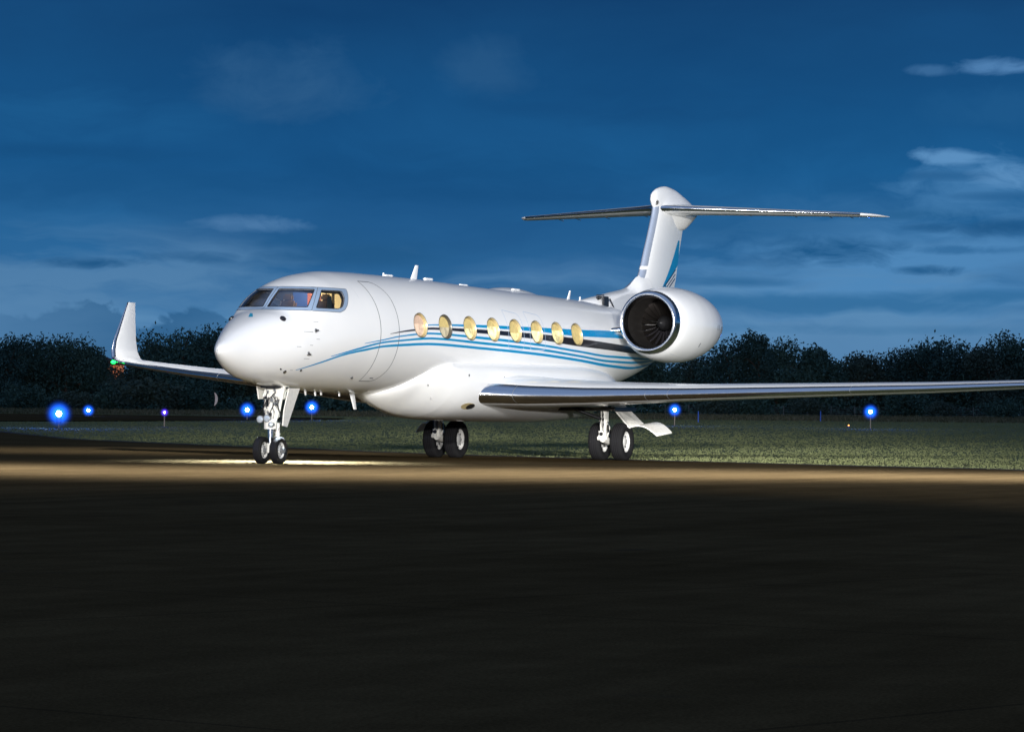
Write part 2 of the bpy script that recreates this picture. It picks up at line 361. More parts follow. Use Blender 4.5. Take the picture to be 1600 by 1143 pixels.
# grass tufts on the near field, thinning with distance
def tufts(name,matl,n,Dr,hr,seed,latf=1.0,power=1.0):
    rng=np.random.default_rng(seed)
    V=[];cnt=0
    D=Dr[0]+(Dr[1]-Dr[0])*rng.random(n)**power
    lat=(rng.random(n)-.5)*(1750/5955.88)*D*latf
    keep=[i for i in range(n) if D[i]>edge_D(lat[i])+.5 and not (215<D[i]<328 and lat[i]<-13-(abs(D[i]-293)/35)**1.2*10)]
    k=len(keep);vv=np.zeros((k*9,3))
    for q,i in enumerate(keep):
        h=hr[0]+(hr[1]-hr[0])*rng.random()**2;z=gz(D[i],lat[i])-.01
        c=CAM+FH*D[i]+rt*lat[i]
        for b in range(3):
            a=rng.random()*PI*2;w=.012+.00016*D[i];rr=rng.random()*.10
            bx,by=c[0]+math.cos(a)*rr,c[1]+math.sin(a)*rr;a2=rng.random()*PI*2;ln=h*.5*rng.random()
            vv[q*9+b*3]=(bx-math.cos(a2)*w,by-math.sin(a2)*w,z);vv[q*9+b*3+1]=(bx+math.cos(a2)*w,by+math.sin(a2)*w,z)
            vv[q*9+b*3+2]=(bx+math.sin(a2)*ln,by-math.cos(a2)*ln,z+h*(.6+.4*rng.random()))
    me=bpy.data.meshes.new(name);nf=k*3
    me.vertices.add(k*9);me.vertices.foreach_set('co',vv.ravel());me.loops.add(nf*3);me.loops.foreach_set('vertex_index',np.arange(nf*3,dtype=np.int32))
    me.polygons.add(nf);me.polygons.foreach_set('loop_start',np.arange(0,nf*3,3,dtype=np.int32));me.update();me.validate()
    me.materials.append(matl);o=bpy.data.objects.new(name,me);COL.objects.link(o);return o
def leafmat(name,c1,c2,sc=.6,transl=.25):
    m=bpy.data.materials.new(name);m.use_nodes=True;t=NT(m.node_tree);b=t.n['Principled BSDF']
    tc=t.new('ShaderNodeTexCoord');g=t.new('ShaderNodeNewGeometry')
    f=t.math('ADD',t.math('MULTIPLY',t.noise(tc.outputs['Object'],sc,4,.6),.6),t.math('MULTIPLY',g.outputs['Random Per Island'],.4))
    t.link(t.ramp(f,[(.3,c1),(.7,c2)]),b.inputs['Base Color']);b.inputs['Roughness'].default_value=.8;b.inputs['Specular IOR Level'].default_value=.05
    return m
GR=leafmat('grass_blades',(.13,.15,.065),(.18,.19,.09),.25)
g=tufts('grass',GR,120000,(78,330),(.02,.075),3,power=1.3);tag(g,'short mown grass between apron and tree line','grass',kind='stuff')
g2=tufts('rough_grass',leafmat('dry_grass',(.07,.075,.04),(.16,.14,.09),.1),22000,(330,425),(.15,.45),4);tag(g2,'longer pale rough grass in front of the trees','grass',kind='stuff')
# ------------------------------------------------------------------ the business jet (X aft from the nose, port side at -Y)
X0=.28
fT=pchip([(0,2.5),(.03,2.57),(.1,2.64),(.3,2.76),(.7,2.97),(1.2,3.18),(1.7,3.35),(2.15,3.48),(2.5,3.74),(2.85,3.97),(3.3,4.15),(4,4.31),(5,4.41),(6.5,4.43),(9,4.42),(14,4.33),(18,4.26),(20.5,4.2),(23,4.08),(26,3.9),(28.5,3.72),(29.2,3.62)])
fB=pchip([(0,2.5),(.03,2.43),(.1,2.36),(.3,2.23),(.7,2.05),(1.2,1.9),(2,1.78),(3,1.7),(4.5,1.64),(6,1.62),(16,1.62),(19,1.65),(20.5,1.72),(22,1.9),(23.2,2.1),(24.4,2.36),(25.5,2.64),(27,3.0),(28.5,3.32),(29.2,3.48)])
fW=pchip([(0,0),(.03,.065),(.1,.13),(.3,.25),(.7,.43),(1.2,.65),(1.7,.84),(2.3,1.02),(3,1.16),(4,1.285),(5,1.345),(6,1.375),(18,1.375),(19.5,1.34),(21.5,1.2),(23.5,.98),(25.5,.7),(27.5,.4),(29.2,.09)])
fZ=pchip([(0,2.5),(1,2.52),(2,2.62),(3,2.78),(4,2.92),(5.5,3.02),(20,2.98),(24,3.15),(29.2,3.55)])
fN=pchip([(0,2),(.8,2.25),(1.8,2.55),(2.6,2.5),(3.4,2.3),(5,2),(29.2,2)])
def yhalf(x,z):
    s=x-X0
    if s<=0 or s>29.2: return None
    zc=fZ(s);h=(fT(s)-zc) if z>=zc else (zc-fB(s));n=fN(s) if z>=zc else 2.
    q=abs(z-zc)/h
    return None if q>=1 else fW(s)*(1-q**n)**(1/n)
def sec(x,a):
    s=max(1e-4,x-X0);zc=fZ(s);w=fW(s);n=fN(s) if math.sin(a)>=0 else 2.
    h=(fT(s)-zc) if math.sin(a)>=0 else (zc-fB(s));c,d=math.cos(a),math.sin(a)
    return Vector((x,w*math.copysign(abs(c)**(2/n),c),zc+h*math.copysign(abs(d)**(2/n),d)))
def Fimp(p):
    s=min(29.19,max(.004,p[0]-X0));zc=fZ(s);h=(fT(s)-zc) if p[2]>=zc else (zc-fB(s));n=fN(s) if p[2]>=zc else 2.
    return (abs(p[1])/fW(s))**n+(abs(p[2]-zc)/h)**n
def nrm(p):
    e=.004;g=[]
    for k in range(3):
        a=list(p);b=list(p);a[k]+=e;b[k]-=e;g.append(Fimp(a)-Fimp(b))
    v=Vector(g);return v.normalized() if v.length>1e-9 else Vector((-1,0,0))
def S(x,z,side=-1,off=0.):
    y=yhalf(x,z) or 0.
    p=Vector((x,side*y,z));return p+nrm(p)*off
def Hz(th,z,side=-1,off=0.):
    """point where a level ray from inside the cockpit (x=5.2) leaves the skin; th=0 straight ahead, radians toward the side"""
    lo,hi=0.,5.0
    for _ in range(40):
        m=(lo+hi)/2;p=(5.2-m*math.cos(th),m*math.sin(th),z)
        if p[0]-X0>0 and abs(p[2]-fZ(p[0]-X0))<(fT(p[0]-X0)-fZ(p[0]-X0)) and Fimp(p)<1: lo=m
        else: hi=m
    p=Vector((5.2-lo*math.cos(th),side*lo*math.sin(th),z));return p+nrm(p)*off

JET=thing('business_jet','white twin-engine business jet with blue and black cabin stripes parked on the dark apron','jet',(14,0,0))

# --- cabin windows, cockpit openings: cut out of a closed skin
WX=[7.86,9.28,10.72,12.12,13.50,14.86,16.20,17.52];WZ=3.235;WA,WB=.37,.285
def win_ring(x,k,off,side,n=36,z0=WZ):
    c=Vector((x,side*(yhalf(x,z0)),z0));nn=nrm(c)
    tz=Vector((0,-nn.z*(1 if nn.y>0 else -1),abs(nn.y))).normalized()
    return [c+Vector((math.cos(2*PI*i/n)*WA*k,0,0))+tz*math.sin(2*PI*i/n)*WB*k+nn*off for i in range(n)],nn
def rounded(poly,r,n=5):
    """poly: list of (a,b); r: radius or list"""
    out=[];k=len(poly)
    for i,p in enumerate(poly):
        rr=r[i] if isinstance(r,(list,tuple)) else r
        a=Vector(poly[i-1]);b=Vector(p);c=Vector(poly[(i+1)%k]);d1=(a-b).normalized();d2=(c-b).normalized()
        q1=b+d1*rr;q2=b+d2*rr
        for j in range(n+1):
            t_=j/n;out.append((q1*(1-t_)+b*t_)*(1-t_)+(b*(1-t_)+q2*t_)*t_)
    return out
def resample(pl,n):
    pl=[Vector(p) for p in pl];L=[0]
    for a,b in zip(pl,pl[1:]+pl[:1]): L.append(L[-1]+(b-a).length)
    out=[];i=0;q=pl+pl[:1]
    for k in range(n):
        d=L[-1]*k/n
        while L[i+1]<d: i+=1
        t_=(d-L[i])/max(1e-9,L[i+1]-L[i]);out.append(q[i]*(1-t_)+q[i+1]*t_)
    return out
th=lambda p: math.atan2(abs(p[1]),5.2-p[0])
# (theta,z) outlines of the panes and of the metal cells round them
front=[(.034,3.925),(th((3.47,.74)),3.925),(th((2.88,.86)),3.515),(.022,3.515)]
side_=[(th((3.67,.82)),3.915),(th((4.44,.95)),3.915),(th((4.36,1.06)),3.77),(th((4.09,1.15)),3.56),(th((3.88,1.14)),3.505),(th((3.12,.97)),3.505)]
frontc=[(0.0,3.985),(th((3.60,.76)),3.985),(th((2.97,.925)),3.435),(0.0,3.435)]
sidec=[(th((3.60,.76)),3.985),(1.08,3.975),(1.06,3.90),(1.00,3.76),(.92,3.60),(.84,3.49),(.74,3.425),(th((2.97,.925)),3.435)]
NR=220
def aligned(inner,outer,n=NR):
    """resample both outlines so that point k of one faces point k of the other, by angle round the inner centroid"""
    ci=sum((Vector(p) for p in inner),Vector((0,0)))/len(inner);SX=2.4
    def at(poly,a):
        d=Vector((math.cos(a)/SX,math.sin(a)));best=None
        for p,q in zip(poly,list(poly[1:])+[poly[0]]):
            p=Vector(p)-ci;q=Vector(q)-ci;e=q-p;den=d.x*e.y-d.y*e.x
            if abs(den)<1e-12: continue
            t_=(p.x*e.y-p.y*e.x)/den;s_=(p.x*d.y-p.y*d.x)/den
            if t_>0 and -1e-6<=s_<=1+1e-6 and (best is None or t_<best): best=t_
        return ci+d*(best or .01)
    cor=[math.atan2(Vector(p).y-ci.y,(Vector(p).x-ci.x)*SX) for p in outer]
    angs=sorted([2*PI*k/n-PI for k in range(n)]+cor)
    return [at(inner,a) for a in angs],[at(outer,a) for a in angs]
fin_,fout=aligned(rounded(front,.02),frontc);sin_,sout=aligned(rounded(side_,[.02,.05,.03,.04,.03,.02]),sidec)

def skin():
    vs=[];xs=[0]
    st=[.002,.008,.02,.04,.07,.11,.16,.22,.3,.4,.5,.62]+list(np.arange(.75,7,.12))+list(np.arange(7.1,19.5,.30))+list(np.arange(19.6,29.2,.2))+[29.2]
    m=MB();m.mi(WHITE);m.mi(CREAM);m.mi(COCK)
    na=112;m.rings([[sec(X0+s,2*PI*k/na) for k in range(na)] for s in st],WHITE,cap0=True,cap1=True)
    o=m.build('skin_tmp')
    c=MB();c.mi(WHITE);c.mi(CREAM);c.mi(COCK)
    for side in (-1,1):
        for x in WX:
            a,_=win_ring(x,1,.12,side);b,_=win_ring(x,1,-.085,side);c.rings([a,b],CREAM,cap0=True,cap1=True)
    co=c.build('cut_tmp')
    # cockpit room
    r=MB();r.mi(WHITE);r.mi(CREAM);r.mi(COCK);rings=[]
    for s in [2.45,2.6,2.8,3.0,3.3,3.6,4.0,4.4,4.75]:
        ring=[]
        for k in range(40):
            a=2*PI*k/40;p=sec(X0+s,a);zc=fZ(s)
            q=Vector((p.x,p.y*.93,zc+(p.z-zc)*.93));q.z=max(q.z,2.85);
            if s<2.7: q.z=min(q.z,fT(s)-.12)
            ring.append(q)
        rings.append(ring)
    r.rings(rings,COCK,cap0=True,cap1=True);ro=r.build('room_tmp')
    w=MB();w.mi(WHITE);w.mi(CREAM);w.mi(COCK)
    for side in (-1,1):
        for pl in (fin_,sin_):
            ps=[Hz(p[0],p[1],side) for p in pl];cen=sum(ps,Vector())/len(ps);nn=nrm(cen)
            w.rings([[p+nn*.10 for p in ps],[p-nn*.28 for p in ps]],COCK,cap0=True,cap1=True)
    wo=w.build('open_tmp')
    for q in (co,ro,wo):
        md=o.modifiers.new('b','BOOLEAN');md.operation='DIFFERENCE';md.object=q;md.solver='EXACT'
        if q is wo or q is co: md.use_self=True
    dg=bpy.context.evaluated_depsgraph_get();me=bpy.data.meshes.new_from_object(o.evaluated_get(dg))
    for q in (o,co,ro,wo): bpy.data.objects.remove(q)
    me.name='fuselage'
    me.polygons.foreach_set('use_smooth',[True]*len(me.polygons))
    # exact normals on the outer skin, flat ones in the openings
    ns=[None]*len(me.loops);cache={}
    for p in me.polygons:
        for li in p.loop_indices:
            vi=me.loops[li].vertex_index
            if p.material_index==0 and p.center.x<X0+29.19:
                if vi not in cache: cache[vi]=nrm(me.vertices[vi].co)
                ns[li]=cache[vi]
            else: ns[li]=p.normal.copy()
    me.normals_split_custom_set([tuple(v) for v in ns]);return me

fus=bpy.data.objects.new('fuselage',skin());COL.objects.link(fus);fus.parent=JET;fus.location=(-14,0,0)

# --- livery: cheat lines lie on the skin as part of the fuselage
STR={'BLUE1':[(2.49,2.109,2.095),(3.23,2.3,2.264),(4.17,2.511,2.468),(5.02,2.629,2.578),(5.92,2.727,2.676),(6.72,2.773,2.714),(8.69,2.836,2.776),(11.37,2.794,2.732),(14.94,2.715,2.65),(17.65,2.610,2.545),(20.0,2.500,2.432),(21.9,2.466,2.400),(24.11,2.56,2.51),(26,2.80,2.77)],
'BLUE2':[(3.57,2.436,2.421),(4.7,2.645,2.601),(5.88,2.815,2.771),(6.68,2.869,2.825),(8.66,2.964,2.912),(11.33,2.918,2.856),(14.9,2.834,2.772),(17.58,2.715,2.66),(19.86,2.612,2.555),(21.64,2.602,2.543),(23.7,2.651,2.609),(26,2.87,2.84)],
'BLUE3':[(4.93,2.752,2.74),(5.86,2.866,2.837),(6.66,2.961,2.931),(8.65,3.078,3.033),(11.31,3.044,2.982),(14.86,2.947,2.89),(17.51,2.83,2.775),(19.76,2.734,2.680),(21.5,2.729,2.668),(23.38,2.715,2.674),(26,2.93,2.91)],
'BLACK':[(6.16,2.999,2.988),(6.65,3.057,3.032),(7.22,3.113,3.075),(8.67,3.2,3.148),(11.33,3.216,3.122),(14.87,3.189,3.051),(17.49,3.129,2.931),(19.68,3.062,2.876),(21.38,3.001,2.831),(22.75,2.90,2.82),(25.5,2.97,2.95)],
'BLUET':[(7.52,3.202,3.192),(8.69,3.277,3.25),(11.37,3.328,3.265),(14.94,3.352,3.246),(17.55,3.358,3.191),(19.79,3.386,3.197),(23,3.41,3.22),(26.5,3.5,3.4)]}
SM={'BLUE1':BLUE,'BLUE2':BLUE,'BLUE3':BLUE,'BLACK':BLACK,'BLUET':BLUE}
lv=MB()
for side in (-1,1):
    for k,pts in STR.items():
        ft=pchip([(p[0],p[1]) for p in pts]);fb=pchip([(p[0],p[2]) for p in pts])
        xs=np.arange(pts[0][0],pts[-1][0],.11);L=[]
        def hole(x,z): return any(((x-w)/(WA*1.0))**2+((z-WZ)/(WB*.985))**2<1 for w in WX)
        for x in xs: L.append([(x,ft(x)+(fb(x)-ft(x))*j/6) for j in range(7)])
        for a,b in zip(L,L[1:]):
            for j in range(6):
                cx=(a[j][0]+b[j][0])/2;cz=(a[j][1]+b[j+1][1])/2
                if any(abs(cx-w)<WA+.06 for w in WX) and k in ('BLACK','BLUET','BLUE3'):
                    # fine cells near the windows
                    for u_ in range(8):
                        for v_ in range(2):
                            def q(uu,vv):
                                x=a[0][0]+(b[0][0]-a[0][0])*uu;t_=(j+vv)/6;return x,ft(x)+(fb(x)-ft(x))*t_
                            c4=[q((u_)/8,v_/2),q((u_+1)/8,v_/2),q((u_+1)/8,(v_+1)/2),q(u_/8,(v_+1)/2)]
                            mx_=sum(c[0] for c in c4)/4;mz_=sum(c[1] for c in c4)/4
                            if not hole(mx_,mz_): lv.add([S(x,z,side,.004) for x,z in c4],[(0,1,2,3)],SM[k])
                    continue
                lv.add([S(a[j][0],a[j][1],side,.004),S(b[j][0],b[j][1],side,.004),S(b[j+1][0],b[j+1][1],side,.004),S(a[j+1][0],a[j+1][1],side,.004)],[(0,1,2,3)],SM[k])
def orient(me,nf=None):
    bad=[p.index for p in me.polygons if p.normal.dot((nf or nrm)(p.center))<0]
    if bad:
        bm=bmesh.new();bm.from_mesh(me);bm.faces.ensure_lookup_table();bmesh.ops.reverse_faces(bm,faces=[bm.faces[i] for i in bad]);bm.to_mesh(me);bm.free()
def ribbon(m,pts,w,matl,off=.004,closed=False):
    n=len(pts);L=[]
    for i,p in enumerate(pts):
        a=pts[(i-1)%n] if (closed or i>0) else pts[i];b=pts[(i+1)%n] if (closed or i<n-1) else pts[i]
        tn=(b-a).normalized();nn=nrm(p);sd=nn.cross(tn).normalized()*w/2;L.append((p+sd+nn*off,p-sd+nn*off))
    vs=[q for l in L for q in l];fs=[(2*i,2*i+1,2*i+3,2*i+2) for i in range(n-1)]
    if closed: fs.append((2*n-2,2*n-1,1,0))
    m.add(vs,fs,matl)
# radome joint and skin joints
GREYL=mat('fine_joint',(.50,.52,.55),.5,var=.05)
ribbon(lv,[sec(2.02,a) for a in np.linspace(-1.35,-PI+1.35,50)]+[],.014,GREYL)
for x in (5.02,11.4,18.9): ribbon(lv,[sec(x,a) for a in np.linspace(.6,PI-.6,40)],.006,GREYL)
for x,z,l in ((2.50,2.96,.30),(2.86,3.19,.16),(2.90,2.80,.12),(2.25,2.62,.14),(2.55,2.36,.20),(2.30,2.10,.1),(2.68,2.66,.1)):
    ribbon(lv,[S(x+l*k/5,z) for k in range(6)],.008,LINE)
# fasten livery into the fuselage mesh as its own faces
lo=lv.build('livery_tmp',fix=False);orient(lo.data);me=fus.data
vs0=len(me.vertices)
bm=bmesh.new();bm.from_mesh(me)
# keep custom normals: join by operator-free merge of arrays
bm.free()
def merge_into(me,other):
    nv=len(me.vertices);nl=len(me.loops);npoly=len(me.polygons)
    oldn=[tuple(c.vector) for c in me.corner_normals];on=[tuple(c.vector) for c in other.corner_normals]
    base=[m for m in me.materials];mats=base[:];mp=[]
    for m in other.materials:
        if m not in mats: mats.append(m)
        mp.append(mats.index(m))
    vs=[tuple(v.co) for v in me.vertices]+[tuple(v.co) for v in other.vertices]
    fs=[tuple(p.vertices) for p in me.polygons]+[tuple(i+nv for i in p.vertices) for p in other.polygons]
    mi=[p.material_index for p in me.polygons]+[mp[p.material_index] for p in other.polygons]
    n=bpy.data.meshes.new(me.name);n.from_pydata(vs,[],fs)
    for m in mats: n.materials.append(m)
    n.polygons.foreach_set('material_index',mi);n.polygons.foreach_set('use_smooth',[True]*len(mi))
    # stripes take the analytic skin normal
    sn=[tuple(nrm(other.vertices[l.vertex_index].co)) for l in other.loops]
    n.normals_split_custom_set(oldn+sn);return n
fus.data=merge_into(me,lo.data);bpy.data.objects.remove(lo)
def part(m,name,parent=JET,**k): return m.build(name,parent,**k)
def setn(o):
    """analytic skin normals on a shell that follows the fuselage"""
    me=o.data;orient(me);me.normals_split_custom_set([tuple(nrm(me.vertices[l.vertex_index].co)) for l in me.loops])

# --- windows
def lit_pane(name,bc,ec,es,seed):
    m=mat(name,bc,.22,var=.3,vscale=5);t=NT(m.node_tree);b=t.n['Principled BSDF'];tc=t.new('ShaderNodeTexCoord')
    v=t.mapping(tc.outputs['Object'],(2.2,1,3.4),(seed,seed*.7,seed*1.3))
    f=t.ramp(t.noise(v,1.3,3,.55,.6),[(.38,(.22,.18,.12)),(.48,(.75,.72,.64)),(.60,(1.1,1.12,1.10))])
    t.link(t.mix(1.0,tuple(ec),f,'MULTIPLY'),b.inputs['Emission Color']);b.inputs['Emission Strength'].default_value=es;return m
PANE=[lit_pane('pane_pink',(.5,.38,.30),(.95,.66,.46),.50,1.1),lit_pane('pane_grey',(.40,.36,.26),(.85,.72,.42),.36,2.3)]+[lit_pane('pane_yellow_%s'%w,(.55,.5,.28),c,e,q) for w,c,e,q in (('soft',(1,.88,.46),.80,3.7),('bright',(1,.92,.52),.95,4.9),('deep',(.95,.78,.34),.70,6.1),('pale',(1,.90,.55),.78,7.7),('green',(.92,.88,.42),.66,8.3),('amber',(.95,.74,.28),.58,9.9))]
SHADE=[mat('shade_pink',(.5,.36,.27),.6,var=.3,vscale=14,emit=(.85,.55,.38),estr=.22),mat('shade_gold',(.45,.36,.15),.6,var=.35,vscale=9,emit=(.85,.62,.22),estr=.28)]
RIML=mat('window_ring',(.30,.26,.16),.3,metal=.7,var=.15,vscale=8);RIMD=mat('window_ring_dark',(.12,.11,.09),.4,metal=.5,var=.1)
def disc(m,pts,c,matl): m.add(list(pts)+[c],[(i,(i+1)%len(pts),len(pts)) for i in range(len(pts))],matl)
for side in (-1,1):
    for i,x in enumerate(WX):
        m=MB()
        r0,nn=win_ring(x,1.0,.004,side);r0b,_=win_ring(x,1.045,.003,side)
        m.rings([r0b,r0],RIML if i!=1 else RIMD)
        for k,d,mm in ((.995,-.002,CREAM),(.93,-.030,CREAM),(.93,-.034,RIMD),(.90,-.036,RIMD),(.90,-.055,CREAM),(.86,-.060,CREAM),(.86,-.064,RIMD),(.84,-.066,RIMD)): pass
        seq=[(.992,.002),(.955,-.022),(.925,-.024),(.915,-.046),(.885,-.048),(.875,-.070)]
        rr=[win_ring(x,k,d,side)[0] for k,d in seq]
        for q,(a,b) in enumerate(zip(rr,rr[1:])): m.rings([a,b],(RIMD if i==1 else CREAM) if q%2==0 else RIML)
        w=part(m,'cabin_window')
        if side<0: 
            if i==0: w['label']='foremost cabin window with pinkish lit pane'
            if i==1: w['label']='second cabin window with dark grey ring'
        a,_=win_ring(x,.875,-.068,side);c=sum(a,Vector())/len(a)
        p=MB();disc(p,a,c,PANE[i]);part(p,'pane',w)
        # half drawn shade, upper part (not in every window)
        fr={0:.1,1:.0,2:-.05,3:.25,4:-.15,5:.05,6:.2,7:-.9}[i]
        top=[q for q in a if (q.z-c.z)>WB*fr]
        top=sorted(top,key=lambda q:math.atan2(q.z-c.z,q.x-c.x) if fr>-.5 else math.atan2(q.z-c.z,q.x-c.x))
        if len(top)>3 and fr<.9:
            s=MB();ct=sum(top,Vector())/len(top);lst=[q+nn*.010 for q in top]
            s.add(lst+[ct+nn*.010],[(j,(j+1)%len(lst),len(lst)) for j in range(len(lst))],SHADE[0 if i==0 else 1]);part(s,'window_shade',w)
# emergency exit outlines round windows five and six
for side in (-1,1):
    for x in WX[4:6]:
        pl=resample(rounded([(x-.47,2.78),(x+.50,2.78),(x+.50,3.66),(x-.47,3.74)],[.12,.12,.2,.05]),64)
        m=MB();ribbon(m,[S(p[0],p[1],side) for p in pl],.020,LINE2,.0065,closed=True);o=part(m,'emergency_exit',fix=False);setn(o)
# cabin door
for side in (-1,):
    m=MB();A,B=5.68,6.64
    def dx(z):   # aft edge with rounded corners
        r=.42
        for zc,sg in ((4.19-r,1),(1.90+r,-1)):
            if (z-zc)*sg>0: return B-r+math.sqrt(max(0,r*r-(z-zc)**2))
        return B
    zs=np.linspace(1.90,4.19,70)
    G=[[S(A+(dx(z)-A)*k/6,z,side,.002) for k in range(7)] for z in zs]
    m.add([p for g in G for p in g],[(i*7+k,i*7+k+1,(i+1)*7+k+1,(i+1)*7+k) for i in range(69) for k in range(6)],WHITE)
    out=[S(A,z,side) for z in zs]+[S(A+(B-.42-A)*k/8,4.19,side) for k in range(1,9)]+[S(dx(z),z,side) for z in zs[::-1]]+[S(B-.42-(B-.42-A)*k/8,1.90,side) for k in range(1,8)]
    ribbon(m,out,.024,LINE,.006,closed=True)
    ribbon(m,[S(6.05+.06*k,1.97,side) for k in range(4)],.03,LINE,.006)
    o=part(m,'cabin_door',fix=False);setn(o)
# windshield metal and glass
BL=mat('seal_black',(.02,.02,.025),.5)
for side in (-1,1):
    for (inn,ou),nm in (((fin_,fout),'windshield'),((sin_,sout),'side_windshield')):
        m=MB();K=8;n=len(inn)
        rings=[]
        for k in range(K+1):
            t_=k/K;rings.append([Hz(a.x*(1-t_)+b.x*t_,a.y*(1-t_)+b.y*t_,side,.0045) for a,b in zip(inn,ou)])
        m.rings(rings,FRAME)
        # dark seal round the pane and joint round the cell
        c2=sum((Vector(p) for p in inn),Vector((0,0)))/n
        m.rings([[Hz(a.x+(a.x-c2.x)*.045*0+ (c2.x-a.x)*.02,a.y+(c2.y-a.y)*.02,side,.0058) for a in inn],[Hz(a.x-(c2.x-a.x)*.028,a.y-(c2.y-a.y)*.05,side,.0062) for a in inn]],BL)
        o=part(m,'windshield_frame',fix=False);setn(o)
        m=MB();ribbon(m,[Hz(p.x,p.y,side) for p in resample([(v.x,v.y) for v in ou],90)],.011,LINE,.0075,closed=True);oo=part(m,'frame_joint',o,fix=False);setn(oo)
        g=MB();rr=[[Hz(c2.x+(a.x-c2.x)*f,c2.y+(a.y-c2.y)*f,side,-.012) for a in inn] for f in (1.01,.66,.33,.02)]
        g.rings(rr,GLASS);go=part(g,nm,fix=False);setn(go)
# rivet rows along the windshield frame
for z,t0,t1 in ((3.972,.05,.44),(3.448,.03,.36)):
    m=MB()
    for k in range(34):
        a=t0+(t1-t0)*k/33;p=Hz(a,z,-1,.006);nn=nrm(p);a1=nn.orthogonal().normalized();b1=nn.cross(a1)
        m.add([p+a1*.008*math.cos(q)+b1*.008*math.sin(q) for q in (0,PI/3,2*PI/3,PI,4*PI/3,5*PI/3)],[(0,1,2,3,4,5)],GREYM)
    part(m,'rivet_row',fix=False)

# --- cockpit interior
for s in (-1,1):
    m=MB();m.box((4.25,s*.48,3.05),(.5,.5,.14),SEAT,bev=.04);m.box((4.52,s*.48,3.4),(.14,.46,.62),SEAT,rot=Matrix.Rotation(.15,3,'Y'),bev=.05);m.box((4.60,s*.48,3.78),(.10,.26,.16),SEAT,bev=.04);part(m,'pilot_seat')
m=MB();m.box((3.10,0,3.36),(.55,1.30,.10),COCK,rot=Matrix.Rotation(-.15,3,'Y'),bev=.03);m.box((3.30,0,3.18),(.10,1.30,.30),COCK,rot=Matrix.Rotation(-.3,3,'Y'))
SCR=mat('flight_display',(.05,.06,.1),.3,emit=(.5,.7,1),estr=.9,var=.3,vscale=9)
for y in (-.5,-.17,.17,.5): m.box((3.365,y,3.2),(.01,.26,.18),SCR,rot=Matrix.Rotation(-.3,3,'Y'))
part(m,'instrument_panel')
m=MB();WP=mat('glowing_deck_wall',(.62,.20,.12),.5,var=.3,vscale=3,emit=(.9,.22,.12),estr=.30);YP=mat('lit_doorway',(.8,.6,.3),.5,var=.25,vscale=3,emit=(1,.68,.28),estr=1.3);NP=mat('avionics_blue',(.05,.10,.30),.5,emit=(.1,.25,.7),estr=.35)  # wall panel glows by itself, cabin light put into its colour
m.box((4.88,0,3.35),(.04,1.8,1.1),COCK);m.box((4.85,-.06,3.62),(.03,.34,.6),WP);m.box((4.85,-.37,3.66),(.03,.26,.56),YP);m.box((4.85,.30,3.66),(.03,.36,.5),NP)
m.box((4.84,-.72,3.62),(.03,.26,.5),YP);m.box((4.83,.62,3.62),(.03,.2,.3),WHITE2);m.box((4.83,-.37,3.62),(.02,.02,.6),DARKM)
part(m,'flight_deck_bulkhead')
m=MB();m.box((4.0,-.86,3.62),(.16,.05,.34),mat('sun_visor',(.55,.52,.30),.5,var=.2,vscale=6),bev=.01);part(m,'sun_visor');m=MB();m.box((3.75,.35,3.66),(.10,.22,.12),WHITE2,rot=Matrix.Rotation(.4,3,'X'),bev=.02);part(m,'overhead_handle')
cl=bpy.data.lights.new('cockpit_lamp','POINT');clo=bpy.data.objects.new('cockpit_lamp',cl);COL.objects.link(clo);cl.energy=14;cl.color=(1,.72,.42);cl.shadow_soft_size=.08;clo.parent=JET;clo.location=(4.45-14,0,3.92)

# --- belly fairing
ft=pchip([(7.6,1.66),(8.2,2.0),(9.0,2.38),(10,2.56),(12,2.60),(17.5,2.60),(20,2.45),(21.5,2.2),(22.6,1.98)])
fb=pchip([(7.6,1.60),(7.9,1.47),(8.3,1.34),(8.8,1.22),(9.5,1.11),(10.4,1.03),(12.5,.975),(16.5,.955),(18.6,.99),(20,1.10),(21.3,1.38),(22.6,1.86)])
fwid=pchip([(7.6,.10),(8.0,.62),(8.6,1.0),(9.5,1.27),(11,1.42),(13,1.50),(17.5,1.52),(19.5,1.42),(21.2,1.0),(22.6,.3)])
def fair(x,a):
    zt,zb,w=ft(x),fb(x),fwid(x);zc=zb+(zt-zb)*(.80-.14*smooth((x-8.8)/2.5));c,d=math.cos(a),math.sin(a);n=2.6 if d>0 else 1.55+.8*smooth((x-8.5)/2.6)
    return Vector((x,w*math.copysign(abs(c)**(2/n),c),zc+((zt-zc) if d>0 else (zc-zb))*math.copysign(abs(d)**(2/n),d)))
m=MB();st=list(np.arange(7.6,10,.12))+list(np.arange(10,18,.4))+list(np.arange(18,22.6,.2))+[22.6]
m.rings([[fair(x,2*PI*k/80) for k in range(80)] for x in st],WHITE,cap0=True,cap1=True)
for x in (12.2,14.4):
    pts=[fair(x,a)+Vector((0,-.004,-.003)) for a in np.linspace(PI,PI*1.45,24)]
    m.add([p+Vector((d,0,0)) for p in pts for d in (-.004,.004)],[(2*i,2*i+1,2*i+3,2*i+2) for i in range(23)],GREYL)
BF=part(m,'belly_fairing',angle=60)
m=MB();p=fair(11.1,PI+.68)
el=[fair(11.1+.34*math.cos(q),PI+.68+.10*math.sin(q))+Vector((0,-.006,-.004)) for q in np.linspace(0,2*PI,25)[:-1]]
disc(m,el,sum(el,Vector())/24,CREAM);el2=[fair(11.22+.2*math.cos(q),PI+.68+.085*math.sin(q))+Vector((0,-.010,-.008)) for q in np.linspace(0,2*PI,25)[:-1]];disc(m,el2,sum(el2,Vector())/24,DARKM);part(m,'belly_light',BF)
